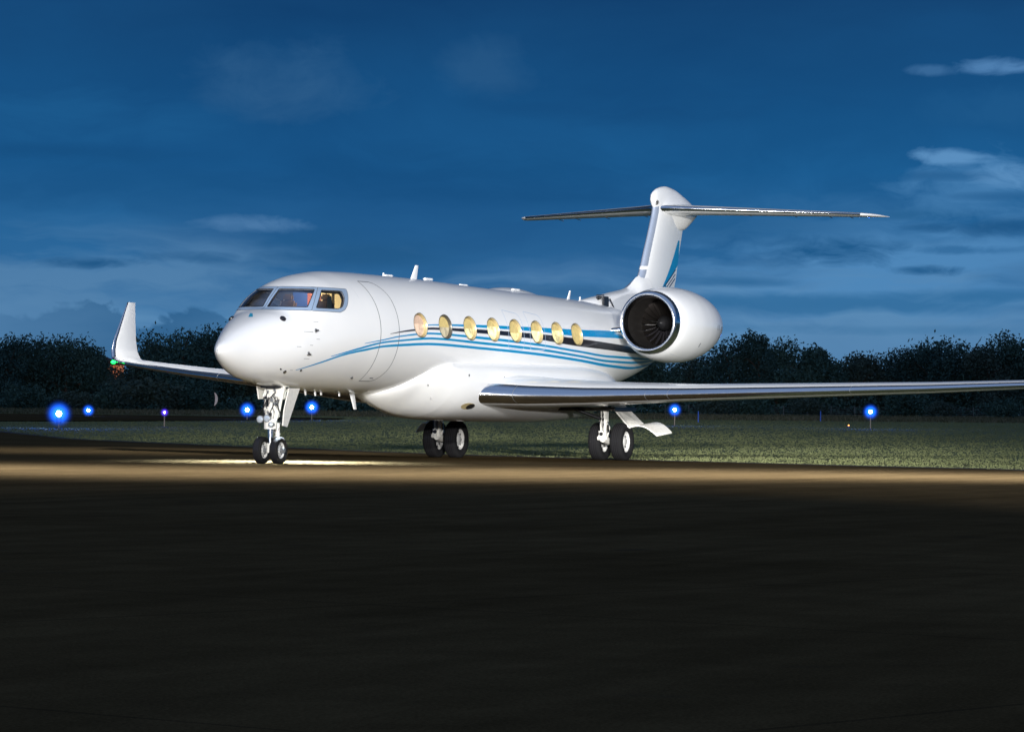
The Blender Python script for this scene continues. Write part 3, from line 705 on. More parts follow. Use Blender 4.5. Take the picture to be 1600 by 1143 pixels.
for x,a,r in ((10.6,PI+.0,.035),(12.5,PI-.02,.022),(12.9,PI+.10,.022),(13.5,PI-.03,.022),(14.9,PI-.04,.022),(15.3,PI+.12,.022),(9.4,PI+.68,.05),(9.0,PI+.40,.03)):
    m=MB();c=fair(x,a);rr=[c+Vector((math.cos(q)*r,-.008,math.sin(q)*r)) for q in np.linspace(0,2*PI,13)[:-1]];disc(m,rr,c+Vector((0,-.010,0)),DARKM if r<.05 else RIMW);part(m,'service_port',BF,fix=False)

# --- wings
def foil(th_,n=22,c0=0.,c1=1.,cam_=.015):
    """closed outline from c0 upper surface forward round the nose and back; list of (f, t) with t in chords"""
    yt=lambda f:5*th_*(.2969*math.sqrt(f)-.126*f-.3516*f*f+.2843*f**3-.1036*f**4)
    yc=lambda f:cam_*4*f*(1-f)
    fs=[c0+(c1-c0)*(1-math.cos(PI*k/n/1))/2 for k in range(n+1)]
    upr=[(f,yc(f)+yt(f)) for f in fs[::-1]];lwr=[(f,yc(f)-yt(f)) for f in fs]
    return (upr+lwr[1:]) if c0==0 else upr+lwr
def wloft(m,secs,c0,c1,matl,n=22,cam_=.015,caps=(True,True)):
    rings=[]
    for (lx,ly,lz,ch,th_,dr) in secs:
        d=Vector(dr).normalized();rings.append([Vector((lx+f*ch,ly,lz))+d*tt*ch for f,tt in foil(th_,n,c0,c1,cam_)])
    m.rings(rings,matl,closed=True,cap0=caps[0],cap1=caps[1])
def interp(secs,k=4):
    out=[]
    for a,b in zip(secs,secs[1:]):
        for j in range(k):
            t_=j/k;out.append(tuple(a[i]*(1-t_)+b[i]*t_ for i in range(5))+(tuple(a[5][i]*(1-t_)+b[5][i]*t_ for i in range(3)),))
    out.append(secs[-1]);return out
wzf=pchip([(.9,1.66),(1.45,1.65),(2.5,1.63),(4,1.68),(6,1.79),(8,1.90),(10,2.01),(12,2.14),(14.3,2.32)])
def wz(y,s): return wzf(y)+s*.013*max(0,y-1.45)
def wing_secs(s):
    U=(0,0,1);o=[]
    for y in (0.9,1.45,2.2,3.4,5.4,8,10.5,13,14.3):
        le=11.27+.78*(y-1.45)+(.25*(1-min(1,(y-.9)/1.2))**2);te=18.1+.12*(y-1.45) if y<5.4 else 18.574+(23.2-18.574)*(y-5.4)/(14.3-5.4)
        z=wz(y,s);ch=te-le;tc=.125-.02*min(1,y/5)-.01*y/14
        o.append((le,s*y,z,ch,tc,U))
    return o
LEF=.055
for s in (-1,1):
    sec_=interp(wing_secs(s),3)
    m=MB();wloft(m,sec_,LEF,1,WHITE)
    wg=part(m,'wing',angle=50);wg['label']='left wing' if s<0 else 'right wing with its upturned tip in view'
    m=MB();wloft(m,sec_,0,LEF,CHROME,n=12)
    lead=part(m,'leading_edge',wg,angle=75)
    for y in (2.05,4.7,5.15,8.9):
        m=MB()
        le=11.27+.78*(y-1.45);z=wz(y,s)
        te=18.1+.12*(y-1.45) if y<5.4 else 18.574+(23.2-18.574)*(y-5.4)/(14.3-5.4);ch=te-le;tc=.125-.02*min(1,y/5)-.01*y/14
        pts=[Vector((le+f*ch,s*y,z+tt*ch+(.003 if tt>0 else -.003)))-Vector((.003,0,0)) for f,tt in foil(tc,14,0,LEF)]
        m.add([p+Vector((0,d,0)) for p in pts for d in (-.004,.004)],[(2*i,2*i+1,2*i+3,2*i+2) for i in range(len(pts)-1)],GREYM)
        part(m,'edge_joint',wg,fix=False)
    # winglet
    WS=[(21.28,s*14.3,2.615,1.92,.10,(0,0,1)),(21.46,s*14.52,2.65,1.80,.10,(0,-s*.35,.93)),(21.66,s*14.70,2.75,1.68,.10,(0,-s*.75,.66)),(21.86,s*14.83,2.95,1.52,.095,(0,-s*.96,.25)),(22.10,s*14.91,3.25,1.33,.09,(0,-s,.06)),(22.75,s*15.04,3.85,.86,.09,(0,-s,.06)),(23.32,s*15.15,4.38,.46,.09,(0,-s,.06))]
    dzw=wz(14.3,s)-2.615;WS=[(a,b,c_+dzw,d_,e_,f_) for a,b,c_,d_,e_,f_ in WS];WS=interp(WS,4)
    m=MB();wloft(m,WS,.09,1,WHITE,n=16,cam_=0);wl=part(m,'winglet',wg,angle=50)
    m=MB();wloft(m,WS,0,.09,CHROME,n=10,cam_=0);part(m,'winglet_edge',wg,angle=75)
    nl=mat('nav_green',(.05,.5,.2),.2,emit=(.01,1,.10),estr=3.5) if s>0 else mat('nav_red',(.5,.04,.02),.2,emit=(1,.04,.03),estr=4)
    m=MB();m.lathe((21.22,s*14.42,2.62+dzw),(1,0,0),[(-.08,0),(-.06,.035),(0,.055),(.10,.045),(.14,0)],nl,12);part(m,'navigation_light',wg)
# --- fin with bullet fairing and stabiliser
FS=[(24.55,0,4.0,4.4,.085,(0,1,0)),(24.75,0,4.55,3.22,.11,(0,1,0)),(25.28,0,5.1,2.85,.12,(0,1,0)),(25.62,0,5.7,2.69,.125,(0,1,0)),(26.02,0,6.4,2.56,.125,(0,1,0)),(26.28,0,6.95,2.5,.125,(0,1,0)),(26.36,0,7.3,2.3,.125,(0,1,0))]
fe=pchip([(p[2],p[0]) for p in FS]);fc=pchip([(p[2],p[3]) for p in FS]);ftc=pchip([(p[2],p[4]) for p in FS])
FSd=[(fe(z),0,z,fc(z),ftc(z),(0,1,0)) for z in np.linspace(4.0,7.3,27)]
m=MB();wloft(m,FSd,.07,1,WHITE,cam_=0)
def finp(x,z,side=-1,off=.004):
    ch=fc(z);f=min(1,max(0.001,(x-fe(z))/ch));th_=ftc(z);return Vector((x,side*(5*th_*(.2969*math.sqrt(f)-.126*f-.3516*f*f+.2843*f**3-.1036*f**4)*ch+off),z))
for side in (-1,1):
    # blue sweep along the trailing part, then three diagonal pinstripes
    zs=np.linspace(4.30,6.15,30);ql=pchip([(4.30,26.20),(4.7,26.62),(5.2,27.20),(5.6,27.62),(6.15,28.12)]);L=[]
    for z in zs:
        te=fe(z)+fc(z);a=min(ql(z),te);b=min(te,pchip([(4.3,26.85),(4.7,27.25),(5.0,27.52),(5.25,27.82),(5.45,28.3)])(z))
        L.append([finp(a+(b-a)*k/4,z,side) for k in range(5)])
    m.add([p for l in L for p in l],[(i*5+k,i*5+k+1,(i+1)*5+k+1,(i+1)*5+k) for i in range(29) for k in range(4)],BLUE)
    for x0,z0_,z1_,w,mm in ((26.66,4.35,5.32,.020,NAVY),(26.80,4.82,5.25,.022,WHITE),(26.94,4.35,5.18,.020,NAVY),(27.05,4.75,5.12,.022,WHITE),(27.19,4.35,5.06,.020,NAVY)):
        L=[]
        for k in range(13):
            z=z0_+(z1_-z0_)*k/12;x=x0+2.15*(z-4.7)
            if x+.03>fe(z)+fc(z): break
            L.append([finp(x-w*1.6,z+w*.7,side,.008),finp(x+w*1.6,z-w*.7,side,.008)])
        m.add([p for l in L for p in l],[(2*i,2*i+1,2*i+3,2*i+2) for i in range(len(L)-1)],mm)
fin_o=part(m,'fin',angle=50)
FE=mat('fin_edge_metal',(.46,.52,.62),.38,metal=.55,var=.06,vscale=5)
m=MB();wloft(m,[q for q in FSd if q[2]>4.62],0,.07,FE,n=10,cam_=0);wloft(m,[q for q in FSd if q[2]<=4.66],0,.07,WHITE,n=10,cam_=0);part(m,'fin_leading_edge',fin_o,angle=75)
m=MB();wloft(m,[(fe(z)-.006,0,z,fc(z),ftc(z)*1.02,(0,1,0)) for z in (5.22,5.32)],0,.075,WHITE,n=10,cam_=0);part(m,'edge_band',fin_o,angle=75)
# dorsal fillet
m=MB();rr=[]
dz_=pchip([(20.6,4.18),(21.4,4.29),(23,4.50),(24.4,4.70),(25.0,4.98),(25.6,5.15)]);dw=pchip([(20.6,.05),(22,.28),(24,.36),(25.6,.30)])
for x in np.linspace(20.6,25.6,26):
    b=fT(x-X0)-.25;tp=dz_(x);w=dw(x)
    rr.append([Vector((x,w*q*1.9,b)) for q in (-1,)]+[Vector((x,-w*(1+.9*(1-t_)**2)*(1-t_**3)**.5,b+(tp-b)*t_)) for t_ in np.linspace(0,1,9)]+[Vector((x,w*(1+.9*(1-t_)**2)*(1-t_**3)**.5,b+(tp-b)*t_)) for t_ in np.linspace(1,0,9)[1:]]+[Vector((x,w*1.9,b))])
m.rings(rr,WHITE,closed=True,cap0=True,cap1=True);part(m,'dorsal_fairing',angle=55)
# ram air scoop with open door ahead of the fin
m=MB();m.box((21.95,-.34,4.19),(.36,.05,.34),DARKM,bev=.01);m.box((21.95,-.16,4.19),(.36,.05,.34),DARKM,bev=.01);m.box((22.08,-.25,4.19),(.10,.18,.32),BLACK);m.box((21.78,-.25,4.385),(.12,.2,.03),DARKM,bev=.01);m.tube([(22.2,-.36,4.30),(22.42,-.40,4.05)],.02,DARKM,8);part(m,'air_scoop')
# bullet
bt=pchip([(26.12,7.25),(26.2,7.38),(26.4,7.50),(26.8,7.60),(27.2,7.64),(27.8,7.59),(28.5,7.44),(29.1,7.28),(29.75,7.06)])
bb=pchip([(26.12,7.18),(26.3,7.0),(26.7,6.82),(27.3,6.58),(28.0,6.42),(28.6,6.46),(29.2,6.68),(29.75,6.92)])
bw=pchip([(26.12,.02),(26.22,.08),(26.5,.13),(27.2,.175),(28.2,.185),(29,.14),(29.75,.02)])
m=MB();rr=[]
for x in [26.12,26.14,26.17,26.21,26.28]+list(np.linspace(26.4,29.75,30)):
    zt,zb,w=bt(x),bb(x),bw(x);zc=(zt+zb)/2
    rr.append([Vector((x,w*math.cos(q),zc+(zt-zc)*math.sin(q))) for q in np.linspace(0,2*PI,33)[:-1]])
m.rings(rr,WHITE,cap0=True,cap1=True)
bu=part(m,'bullet_fairing',fin_o,angle=60)
m=MB();m.lathe((26.30,-.08,7.14),(-1,-.5,0),[(-.05,.075),(.0,.075),(.03,.06)],RIMD,14);m.lathe((26.30,-.08,7.14),(-1,-.5,0),[(.005,.05),(.03,.03),(.035,0)],BLACK,12);part(m,'tail_camera',fin_o)
for s in (-1,1):
    SS=[(26.45,s*.05,6.99,3.15,.11,(0,0,1)),(26.72,s*.30,7.00,2.85,.105,(0,0,1)),(27.1,s*.9,6.995,2.55,.10,(0,0,1)),(29.15,s*5.15,6.905,1.28,.09,(0,0,1))]
    SS=interp(SS,5)
    m=MB();wloft(m,SS,.035,1,WHITE,n=16,cam_=-.005);st_=part(m,'stabiliser',angle=50)
    m=MB();wloft(m,SS,0,.035,CHROME,n=16,cam_=-.005);part(m,'leading_edge',st_,angle=75)
    TS=interp([(29.15,s*5.15,6.905,1.28,.09,(0,0,1)),(29.35,s*5.35,6.90,1.12,.085,(0,0,1)),(29.75,s*5.50,6.895,.80,.08,(0,0,1)),(30.25,s*5.58,6.89,.34,.07,(0,0,1))],3)
    m=MB();wloft(m,TS,0,1,WHITE,n=16,cam_=-.005);part(m,'stabiliser_tip',st_,angle=60)
    for y in (1.6,2.9,3.9,4.5): m=MB();m.tube([(27.1+.486*(y-.9)+2.4-.30*(y-.9),s*y,6.96-.02*y+.02),(27.1+.486*(y-.9)+2.75-.30*(y-.9),s*y,6.95-.02*y)],.010,GREYM,6);part(m,'static_wick',st_)

# --- engines
ECZ,ECY=3.62,2.37
for s in (-1,1):
    cy=s*ECY
    prof=[(20.12,.835),(20.3,.895),(20.6,.95),(21.0,.99),(21.5,1.01),(22.0,.995),(22.5,.95),(23.0,.87),(23.5,.75),(24.0,.59),(24.35,.45),(24.5,.36)]
    czf=pchip([(19.9,ECZ),(20.6,ECZ-.03),(22,ECZ-.045),(24.5,ECZ)])
    pf=pchip(prof);m=MB()
    m.rings([[Vector((x,cy+pf(x)*math.cos(q),czf(x)+pf(x)*math.sin(q))) for q in np.linspace(0,2*PI,97)[:-1]] for x in list(np.linspace(20.12,24.5,50))],WHITE)
    # vents and access marks aft
    def nac(x,q,off=.004): r=pf(x)+off;return Vector((x,cy+s*r*math.cos(q),czf(x)+r*math.sin(q)))
    for x,q,l,ax in ((22.75,-.05,.14,'q'),(22.95,-.05,.14,'q'),(23.35,-.09,.14,'q'),(23.35,-.05,.45,'x'),(23.75,-.09,.12,'q'),(21.5,-.55,.10,'q')):
        if ax=='q': m.add([nac(x+dx,q+dq) for dx in (-.022,.022) for dq in (-l*.6,l*.6)],[(0,1,3,2)],LINE)
        else: m.add([nac(x+dx,q+dq) for dx in (0,l) for dq in (-.012,.012)],[(0,1,3,2)],LINE)
    # cowl split line
    for q in (-1.05,1.2):
        m.add([nac(20.4+.1*k,q+dq) for k in range(33) for dq in (-.004,.004)],[(2*k,2*k+1,2*k+3,2*k+2) for k in range(32)],GREYL)
    e=part(m,'engine_nacelle',angle=60,fix=True);e['label']='left engine nacelle' if s<0 else 'right engine nacelle, mostly hidden'
    # polished intake lip
    m=MB();lip=[]
    for k in range(21):
        a=-PI/2+PI*k/20  # outer back -> front -> inner back
        ro=.835;ri=.655;rm=(ro+ri)/2
        lip.append((20.12-.0-.26*math.cos(a)*1.0,rm+(ro-ri)/2*(-math.sin(a))))
    m.rings([[Vector((x,cy+r*math.cos(q),ECZ+r*math.sin(q))) for q in np.linspace(0,2*PI,97)[:-1]] for x,r in lip],CHROME)
    part(m,'intake_lip',e,angle=75)
    m=MB();du=[(20.12,.655),(20.3,.645),(20.34,.640)];du2=[(20.34,.640),(20.7,.66),(21.25,.67),(21.3,.67)]
    LIN=mat('intake_liner',(.035,.032,.030),.4,metal=.5,var=.2,vscale=8);SP=mat('spinner_dark',(.02,.02,.022),.35,metal=.4,var=.3,vscale=6);BLD=mat('fan_blade',(.03,.026,.024),.35,metal=.8,var=.1)
    m.rings([[Vector((x,cy+r*math.cos(q),ECZ+r*math.sin(q))) for q in np.linspace(0,2*PI,65)[:-1]] for x,r in du+du2[1:]],LIN)
    rr=[[Vector((21.35,cy+r*math.cos(q),ECZ+r*math.sin(q))) for q in np.linspace(0,2*PI,65)[:-1]] for r in (.67,.01)];m.rings(rr,BLACK);part(m,'intake_duct',e,fix=False)
    m=MB();m.lathe((20.78,cy,ECZ),(1,0,0),[(0,0),(.03,.06),(.12,.13),(.28,.19),(.36,.20)],SP,32)
    for k in range(24):
        a=2*PI*k/24;vs=[];nr=6
        for j in range(nr+1):
            r=.19+.475*j/nr;tw=.35+.65*j/nr;hw=.055+.03*j/nr;a2=a+.10*(j/nr)**2
            c=Vector((21.18,cy+r*math.cos(a2),ECZ+r*math.sin(a2)));tg=Vector((0,-math.sin(a2),math.cos(a2)))
            d=Vector((math.cos(tw),0,0))*hw+tg*math.sin(tw)*hw
            vs+=[c-d,c+d]
        m.add(vs,[(2*j,2*j+1,2*j+3,2*j+2) for j in range(nr)],BLD)
    part(m,'fan',e,fix=False)
    m=MB();m.lathe((24.42,cy,ECZ),(1,0,0),[(0,.37),(.06,.34),(.22,.30),(.22,.26),(.05,.30)],GREYM,48);m.lathe((24.5,cy,ECZ),(1,0,0),[(0,.12),(.15,.08),(.3,.02)],GREYM,32);part(m,'exhaust_nozzle',e,fix=False)
    # pylon
    m=MB();rr=[]
    for y in (.85,1.2,1.45,1.6):
        z=3.36+.10*(y-.85);rr.append([Vector((20.0+.35*(y-.85)+f*4.2,s*y,z))+Vector((0,0,tt*3.6)) for f,tt in foil(.085,18,.03,1,0)])
    m.rings(rr,WHITE,cap0=True,cap1=True);py=part(m,'engine_pylon',angle=50)
    m=MB();rr=[]
    for y in (1.05,1.2,1.45,1.6):
        z=3.36+.10*(y-.85);rr.append([Vector((20.0+.35*(y-.85)+f*4.2,s*y,z))+Vector((0,0,tt*3.6)) for f,tt in foil(.085,10,0,.03,0)])
    m.rings(rr,CHROME,cap0=True,cap1=True);part(m,'pylon_edge',py,angle=75)

# --- landing gear
def wheel(par,c,R_,w,rim=.58,side=1):
    c=Vector(c);m=MB();h=w/2
    pr=[(-h*.55,R_*rim),(-h*.86,R_*(rim+.06)),(-h,R_*.80),(-h*.93,R_*.92),(-h*.72,R_*.985),(-h*.3,R_),(0,R_),(h*.3,R_),(h*.72,R_*.985),(h*.93,R_*.92),(h,R_*.80),(h*.86,R_*(rim+.06)),(h*.55,R_*rim)]
    fl=[]
    for k in range(-3,4,2):  # tread grooves
        pass
    m.lathe(c,(0,1,0),pr,RUBBER,56)
    for g in (-.45,-.15,.15,.45): m.lathe(c,(0,1,0),[(h*g-.006,R_*1.0005),(h*g+.006,R_*1.0005)],BLACK,56)
    part(m,'tyre',par,angle=60)
    m=MB();q=R_*rim
    for sg in (-1,1):
        pr=[(sg*h*.60,q*1.04),(sg*h*.66,q*1.02),(sg*h*.62,q*.93),(sg*h*.30,q*.86),(sg*h*.22,q*.70),(sg*h*.34,q*.62),(sg*h*.38,q*.45),(sg*h*.52,q*.36),(sg*h*.56,q*.18),(sg*h*.58,0)]
        m.lathe(c,(0,1,0),pr,RIMW,40)
        for k in range(9):
            a=2*PI*k/9;b=c+Vector((math.cos(a)*q*.78,sg*h*.27,math.sin(a)*q*.78));m.lathe(b,(0,sg,0),[(-.01,q*.11),(.006,q*.11),(.006,0)],DARKM,12)
            b=c+Vector((math.cos(a+.35)*q*.54,sg*h*.35,math.sin(a+.35)*q*.54));m.lathe(b,(0,sg,0),[(0,q*.05),(.02,q*.05),(.02,0)],GREYM,8)
    m.lathe(c,(0,1,0),[(-h*.6,q*.95),(h*.6,q*.95)],RIMW,40);part(m,'rim',par)
# nose gear
NGX=2.86
m=MB();m.tube([(NGX+.34,0,1.95),(NGX+.12,0,1.30),(NGX-.02,0,.92)],[.14,.13,.115],WHITE2,20);m.tube([(NGX-.02,0,.98),(NGX-.02,0,.78)],.15,WHITE2,20);m.tube([(NGX-.02,0,.95),(NGX-.02,0,.31)],.062,CHROME,20)
m.tube([(NGX-.02,-.36,.31),(NGX-.02,.36,.31)],.055,GREYM,14);m.tube([(NGX-.02,0,.46),(NGX-.02,0,.25)],.085,WHITE2,16)
m.box((NGX+.18,0,1.60),(.26,.44,.30),WHITE2,bev=.03);m.box((NGX+.26,0,1.78),(.20,.62,.10),WHITE2,bev=.03);m.box((NGX+.06,0,1.15),(.20,.30,.26),WHITE2,bev=.03)
for y in (-.22,.22): m.tube([(NGX+.18,y,1.75),(NGX+.04,y*.8,1.2),(NGX-.02,y*.45,.92)],.035,WHITE2,10)
m.tube([(NGX+.05,0,1.1),(NGX+.75,0,1.72)],.05,WHITE2,12);m.tube([(NGX+.05,-.12,1.4),(NGX+.5,-.15,1.78)],.03,GREYM,10)
NG=part(m,'nose_gear')
rn=random.Random(2);m=MB()
for k in range(12):
    p=Vector((NGX+.02,rn.uniform(-.16,.16),rn.uniform(1.3,1.75)));pts=[p]
    for j in range(5): p=p+Vector((-.035+rn.uniform(-.02,.02),rn.uniform(-.07,.07),-rn.uniform(.05,.15)));pts.append(p)
    m.tube(pts,.010,BLACK,6)
for k in range(9): zq=rn.uniform(1.0,1.75);m.box((NGX-.15+.26*(zq-1.0),rn.uniform(-.15,.15),zq),(.05,rn.uniform(.04,.10),rn.uniform(.04,.09)),rn.choice([WHITE2,GREYM,DARKM]),bev=.006)
part(m,'hydraulic_hoses',NG)
m=MB();m.plate([(NGX+.16,-.06,.86),(NGX+.34,-.06,.66),(NGX+.34,.06,.66),(NGX+.16,.06,.86)],.03,WHITE2);m.plate([(NGX+.34,-.05,.66),(NGX+.10,-.05,.40),(NGX+.10,.05,.40),(NGX+.34,.05,.66)],.03,WHITE2);m.tube([(NGX+.06,0,.86),(NGX+.18,0,.86)],.05,WHITE2,10);m.tube([(NGX,0,.42),(NGX+.12,0,.40)],.04,WHITE2,10);part(m,'torque_link',NG)
m=MB()
m.tube([(NGX+.14,-.10,.92),(NGX+.14,-.10,.50)],.05,WHITE2,10);part(m,'steering_jack',NG)
for y,z,r in ((-.0,1.02,.085),(.17,1.0,.085),(-.10,.88,.06)):
    m=MB();m.lathe((NGX-.20,y,z),(-1,0,0),[(-.12,.02),(-.10,r*.8),(0,r),(.02,r),(.02,r*.85)],GREYM,20);m.lathe((NGX-.20,y,z),(-1,0,0),[(.012,r*.85),(.025,r*.5),(.03,0)],mat('lamp_glass',(.5,.55,.62),.08,metal=.6,spec=1,var=.1,emit=(.8,.9,1),estr=.25),20);part(m,'taxi_light',NG)
for y in (-.205,.215): wheel(NG,(NGX-.02,y,.305),.305,.195)
# port door panel, slanting
m=MB();m.plate([(3.02,-.35,1.70),(3.56,-.35,1.70),(2.99,-.33,.83),(2.78,-.33,.86),(2.82,-.34,1.2)],.03,WHITE2,nrm=Vector((0,1,0)))
part(m,'gear_door',NG,smooth=False)
m=MB();m.plate([(2.80,.34,1.74),(3.2,.34,1.72),(3.05,.32,1.45),(2.86,.32,1.45)],.03,WHITE2,nrm=Vector((0,1,0)));part(m,'gear_door',NG,smooth=False)
m=MB();m.box((NGX+.30,0,1.73),(.9,.40,.06),DARKM);part(m,'gear_bay',NG)
# light pool: taxi lamps, plus an unseen spot added under the belly
tl=bpy.data.lights.new('low_lamp','SPOT');to=bpy.data.objects.new('low_lamp',tl);COL.objects.link(to);tl.energy=3600;tl.spot_size=R(152);tl.spot_blend=.5;tl.color=(.78,.90,1);tl.shadow_soft_size=.06
pool_fill=tl.copy();pool_fill.energy=10500;pool_fill.spot_size=R(138);pool_fill.spot_blend=.7;pool_fill.color=(.72,.87,1);pool_fill_ob=bpy.data.objects.new('low_lamp',pool_fill);COL.objects.link(pool_fill_ob);pool_fill_ob.parent=JET;pool_fill_ob.location=(5.9-14,1.15,1.78)  # added belly spot, no fitted lamp, spreads the pool
tl2=tl.copy();tl2.energy=500;tl2.spot_size=R(84);tl2.spot_blend=1.0;to2=bpy.data.objects.new('low_lamp',tl2);COL.objects.link(to2);to2.parent=JET;to2.location=(NGX-.45-14,.2,1.05);to2.rotation_euler=Vector((-4,-1.0,-2.6)).to_track_quat('-Z','Y').to_euler()
to.parent=JET;to.location=(NGX+.5-14,-.05,1.66);to.rotation_euler=(0,0,0)
# main gear
MX=17.50
for s in (-1,1):
    cy=s*2.335;m=MB();sx=MX-.56
    m.tube([(sx+.10,cy,1.75),(sx+.02,cy,1.05),(sx,cy,.70)],[.10,.10,.085],WHITE2,18)
    m.tube([(sx+.10,cy,1.62),(sx+.10,cy,1.40)],.15,WHITE2,18);m.lathe((sx+.08,cy,1.42),(0,0,1),[(0,.11),(.02,.20),(.06,.21),(.10,.13)],GREYM,20)
    m.box((sx-.02,cy,.66),(.20,.20,.30),WHITE2,bev=.05);m.tube([(sx-.13,cy,.68),(sx-.10,cy,.68)],.05,DARKM,14);m.tube([(sx-.02,cy-.13,.57),(sx-.02,cy+.13,.57)],.055,WHITE2,12)
    m.tube([(sx,cy,.57),(MX-.25,cy,.50),(MX,cy,.485)],[.10,.10,.09],WHITE2,14);m.tube([(MX,cy-.36,.485),(MX,cy+.36,.485)],.06,GREYM,14)
    g=part(m,'main_gear');g['label']='left main landing gear' if s<0 else 'right main landing gear, seen under the belly'
    m=MB();m.tube([(sx-.02,cy,1.05),(sx-.75,cy+s*-.35*0-s*.9,1.45)],.04,DARKM,12);m.tube([(MX-.22,cy,.60),(sx+.18,cy,1.2)],.055,CHROME,12);m.tube([(sx+.18,cy,1.0),(sx+.18,cy,1.32)],.075,WHITE2,12);m.box((sx+.05,cy,1.02),(.16,.22,.12),WHITE2,bev=.03);part(m,'side_brace',g)
    m=MB();m.plate([(sx+.12,cy-.05,1.0),(sx+.36,cy-.05,.84),(sx+.36,cy+.05,.84),(sx+.12,cy+.05,1.0)],.03,WHITE2);m.plate([(sx+.36,cy-.05,.84),(sx+.22,cy-.05,.60),(sx+.22,cy+.05,.60),(sx+.36,cy+.05,.84)],.03,WHITE2);part(m,'torque_link',g)
    m=MB();rh=random.Random(4)
    for k in range(5):
        p=Vector((sx-.10,cy+rh.uniform(-.06,.06),1.3));pts=[p]
        for j in range(5): p=p+Vector((rh.uniform(-.01,.01),rh.uniform(-.03,.03),-.13));pts.append(p)
        m.tube(pts,.009,BLACK,6)
    part(m,'brake_line',g)
    for y in (-.30,.30): wheel(g,(MX,cy+y,.485),.485,.345,rim=.54)
    # doors outboard of the leg: upper plate on the strut, lower hinged leaf
    m=MB();a=s*1.0
    m.plate([(MX-.30,cy+s*.10,1.42),(MX+.55,cy+s*.10,1.46),(MX+.70,cy+s*.66,.90),(MX-.05,cy+s*.50,.86)],.03,WHITE2)
    part(m,'gear_door',g,smooth=False)
    m=MB();rr=[]
    P1=[(MX-.10,cy+s*.72,.93),(MX+.85,cy+s*.95,.98)]
    for k in range(9):
        t_=k/8;oy=s*(.60*t_);oz=.09*math.sin(t_*PI)-.20*t_**2+.02
        rr.append([Vector((MX+.0+.45*t_,cy+s*.48,.84))+Vector((0,oy,oz)),Vector((MX+1.0+.30*t_,cy+s*.62,.92))+Vector((0,oy*.92,oz))])
    vs=[p for r in rr for p in r]+[p-Vector((0,0,.03)) for r in rr for p in r];n=18
    fs=[(2*i,2*i+1,2*i+3,2*i+2) for i in range(8)]+[(n+2*i+2,n+2*i+3,n+2*i+1,n+2*i) for i in range(8)]+[(2*i,2*i+2,n+2*i+2,n+2*i) for i in range(8)]+[(2*i+3,2*i+1,n+2*i+1,n+2*i+3) for i in range(8)]+[(0,n,n+1,1),(16,17,n+17,n+16)]
    m.add(vs,fs,WHITE2);part(m,'hinged_gear_door',g,angle=50)
    m=MB();m.box((MX-.1,s*1.98,1.32),(1.5,1.6,.10),DARKM,bev=.02);part(m,'gear_bay',g)

# --- antennas, probes, small fittings
def blade(name,base,h,c0,c1,rake,thk=.035,upd=1):
    m=MB();b=Vector(base);rr=[]
    for k in range(5):
        t_=k/4;c=c0+(c1-c0)*t_;x=b.x+rake*t_;z=b.z+upd*h*t_
        rr.append([Vector((x+f*c,b.y+tt*thk*8,z)) for f,tt in foil(.12,8,0,1,0)])
    m.rings(rr,WHITE,cap0=True,cap1=True);return part(m,name,angle=50)
blade('blade_antenna',(10.15,0,4.38),.37,.38,.18,.30)
blade('blade_antenna',(20.0,0,4.18),.28,.22,.10,.22,.03)
blade('blade_antenna',(8.6,0,4.40),.10,.12,.08,.03,.03)
blade('blade_antenna',(20.9,0,4.22),.10,.12,.08,.03,.03)
blade('blade_antenna',(6.85,0,1.66),.42,.28,.16,.26,.035,-1)
for x,h in ((4.30,.13),(4.80,.14),(5.10,.12),(6.05,.14)): blade('belly_antenna',(x,-.1,1.68),h,.12,.08,.05,.03,-1)
for x in (8.9,11.2,13.3,16.6):
    m=MB();m.box((x,0,4.44 if x<12 else 4.36),(.42,.10,.05),WHITE,bev=.02);part(m,'low_profile_antenna')
def probe(x,z,big=1.,side=-1):
    m=MB();p=S(x,z,side);nn=nrm(p)
    m.tube([p-nn*.02,p+nn*.07*big,p+nn*.09*big+Vector((-.10*big,0,0))],[.022*big,.018*big,.010*big],DARKM,8);m.lathe(p,nn,[(0,.05*big),(.008,.045*big),(.01,0)],GREYM,14);part(m,'probe')
for side in (-1,1):
    probe(2.9,2.99,1.0,side);probe(2.66,2.47,1.0,side);probe(2.28,3.20,1.3,side) if False else None
    m=MB();p=S(2.12,3.23,side);nn=nrm(p);m.lathe(p,nn,[(-.01,.075),(.03,.07),(.05,.04),(.05,0)],BLACK,16);part(m,'ice_probe')
    
    for x,z,rr_ in ((2.68,2.10,.028),(2.18,2.06,.045),(1.98,2.12,.02)):
        m=MB();p=S(x,z,side);m.lathe(p,nrm(p),[(0,rr_),(.02,rr_*.9),(.02,0)],BLACK,12);part(m,'sensor_port')
    m=MB();p=S(5.15,1.97,side);m.lathe(p,nrm(p),[(0,.03),(.03,.025),(.03,0)],DARKM,12);part(m,'drain_port')
m=MB()
q=[Hz(.02,3.40,-1,.006),Hz(.02,3.26,1,.006),Hz(.005,3.26,-1,.006)]
cx=1.97;ps=[]
def topn(x,y,off):
    lo_,hi_=fZ(x-X0),fT(x-X0)
    for _ in range(30):
        mm_=(lo_+hi_)/2
        if (yhalf(x,mm_) or 0)>abs(y): lo_=mm_
        else: hi_=mm_
    p=Vector((x,y,lo_));return p+nrm(p)*off
m.add([topn(1.98,.11,.006),topn(1.98,.04,.006),topn(1.72,-.10,.006),topn(1.70,.0,.006)],[(0,1,2,3)],mat('cyan_marking',(.02,.28,.45),.4,coat=0,spec=.2));part(m,'nose_marking',fix=False)
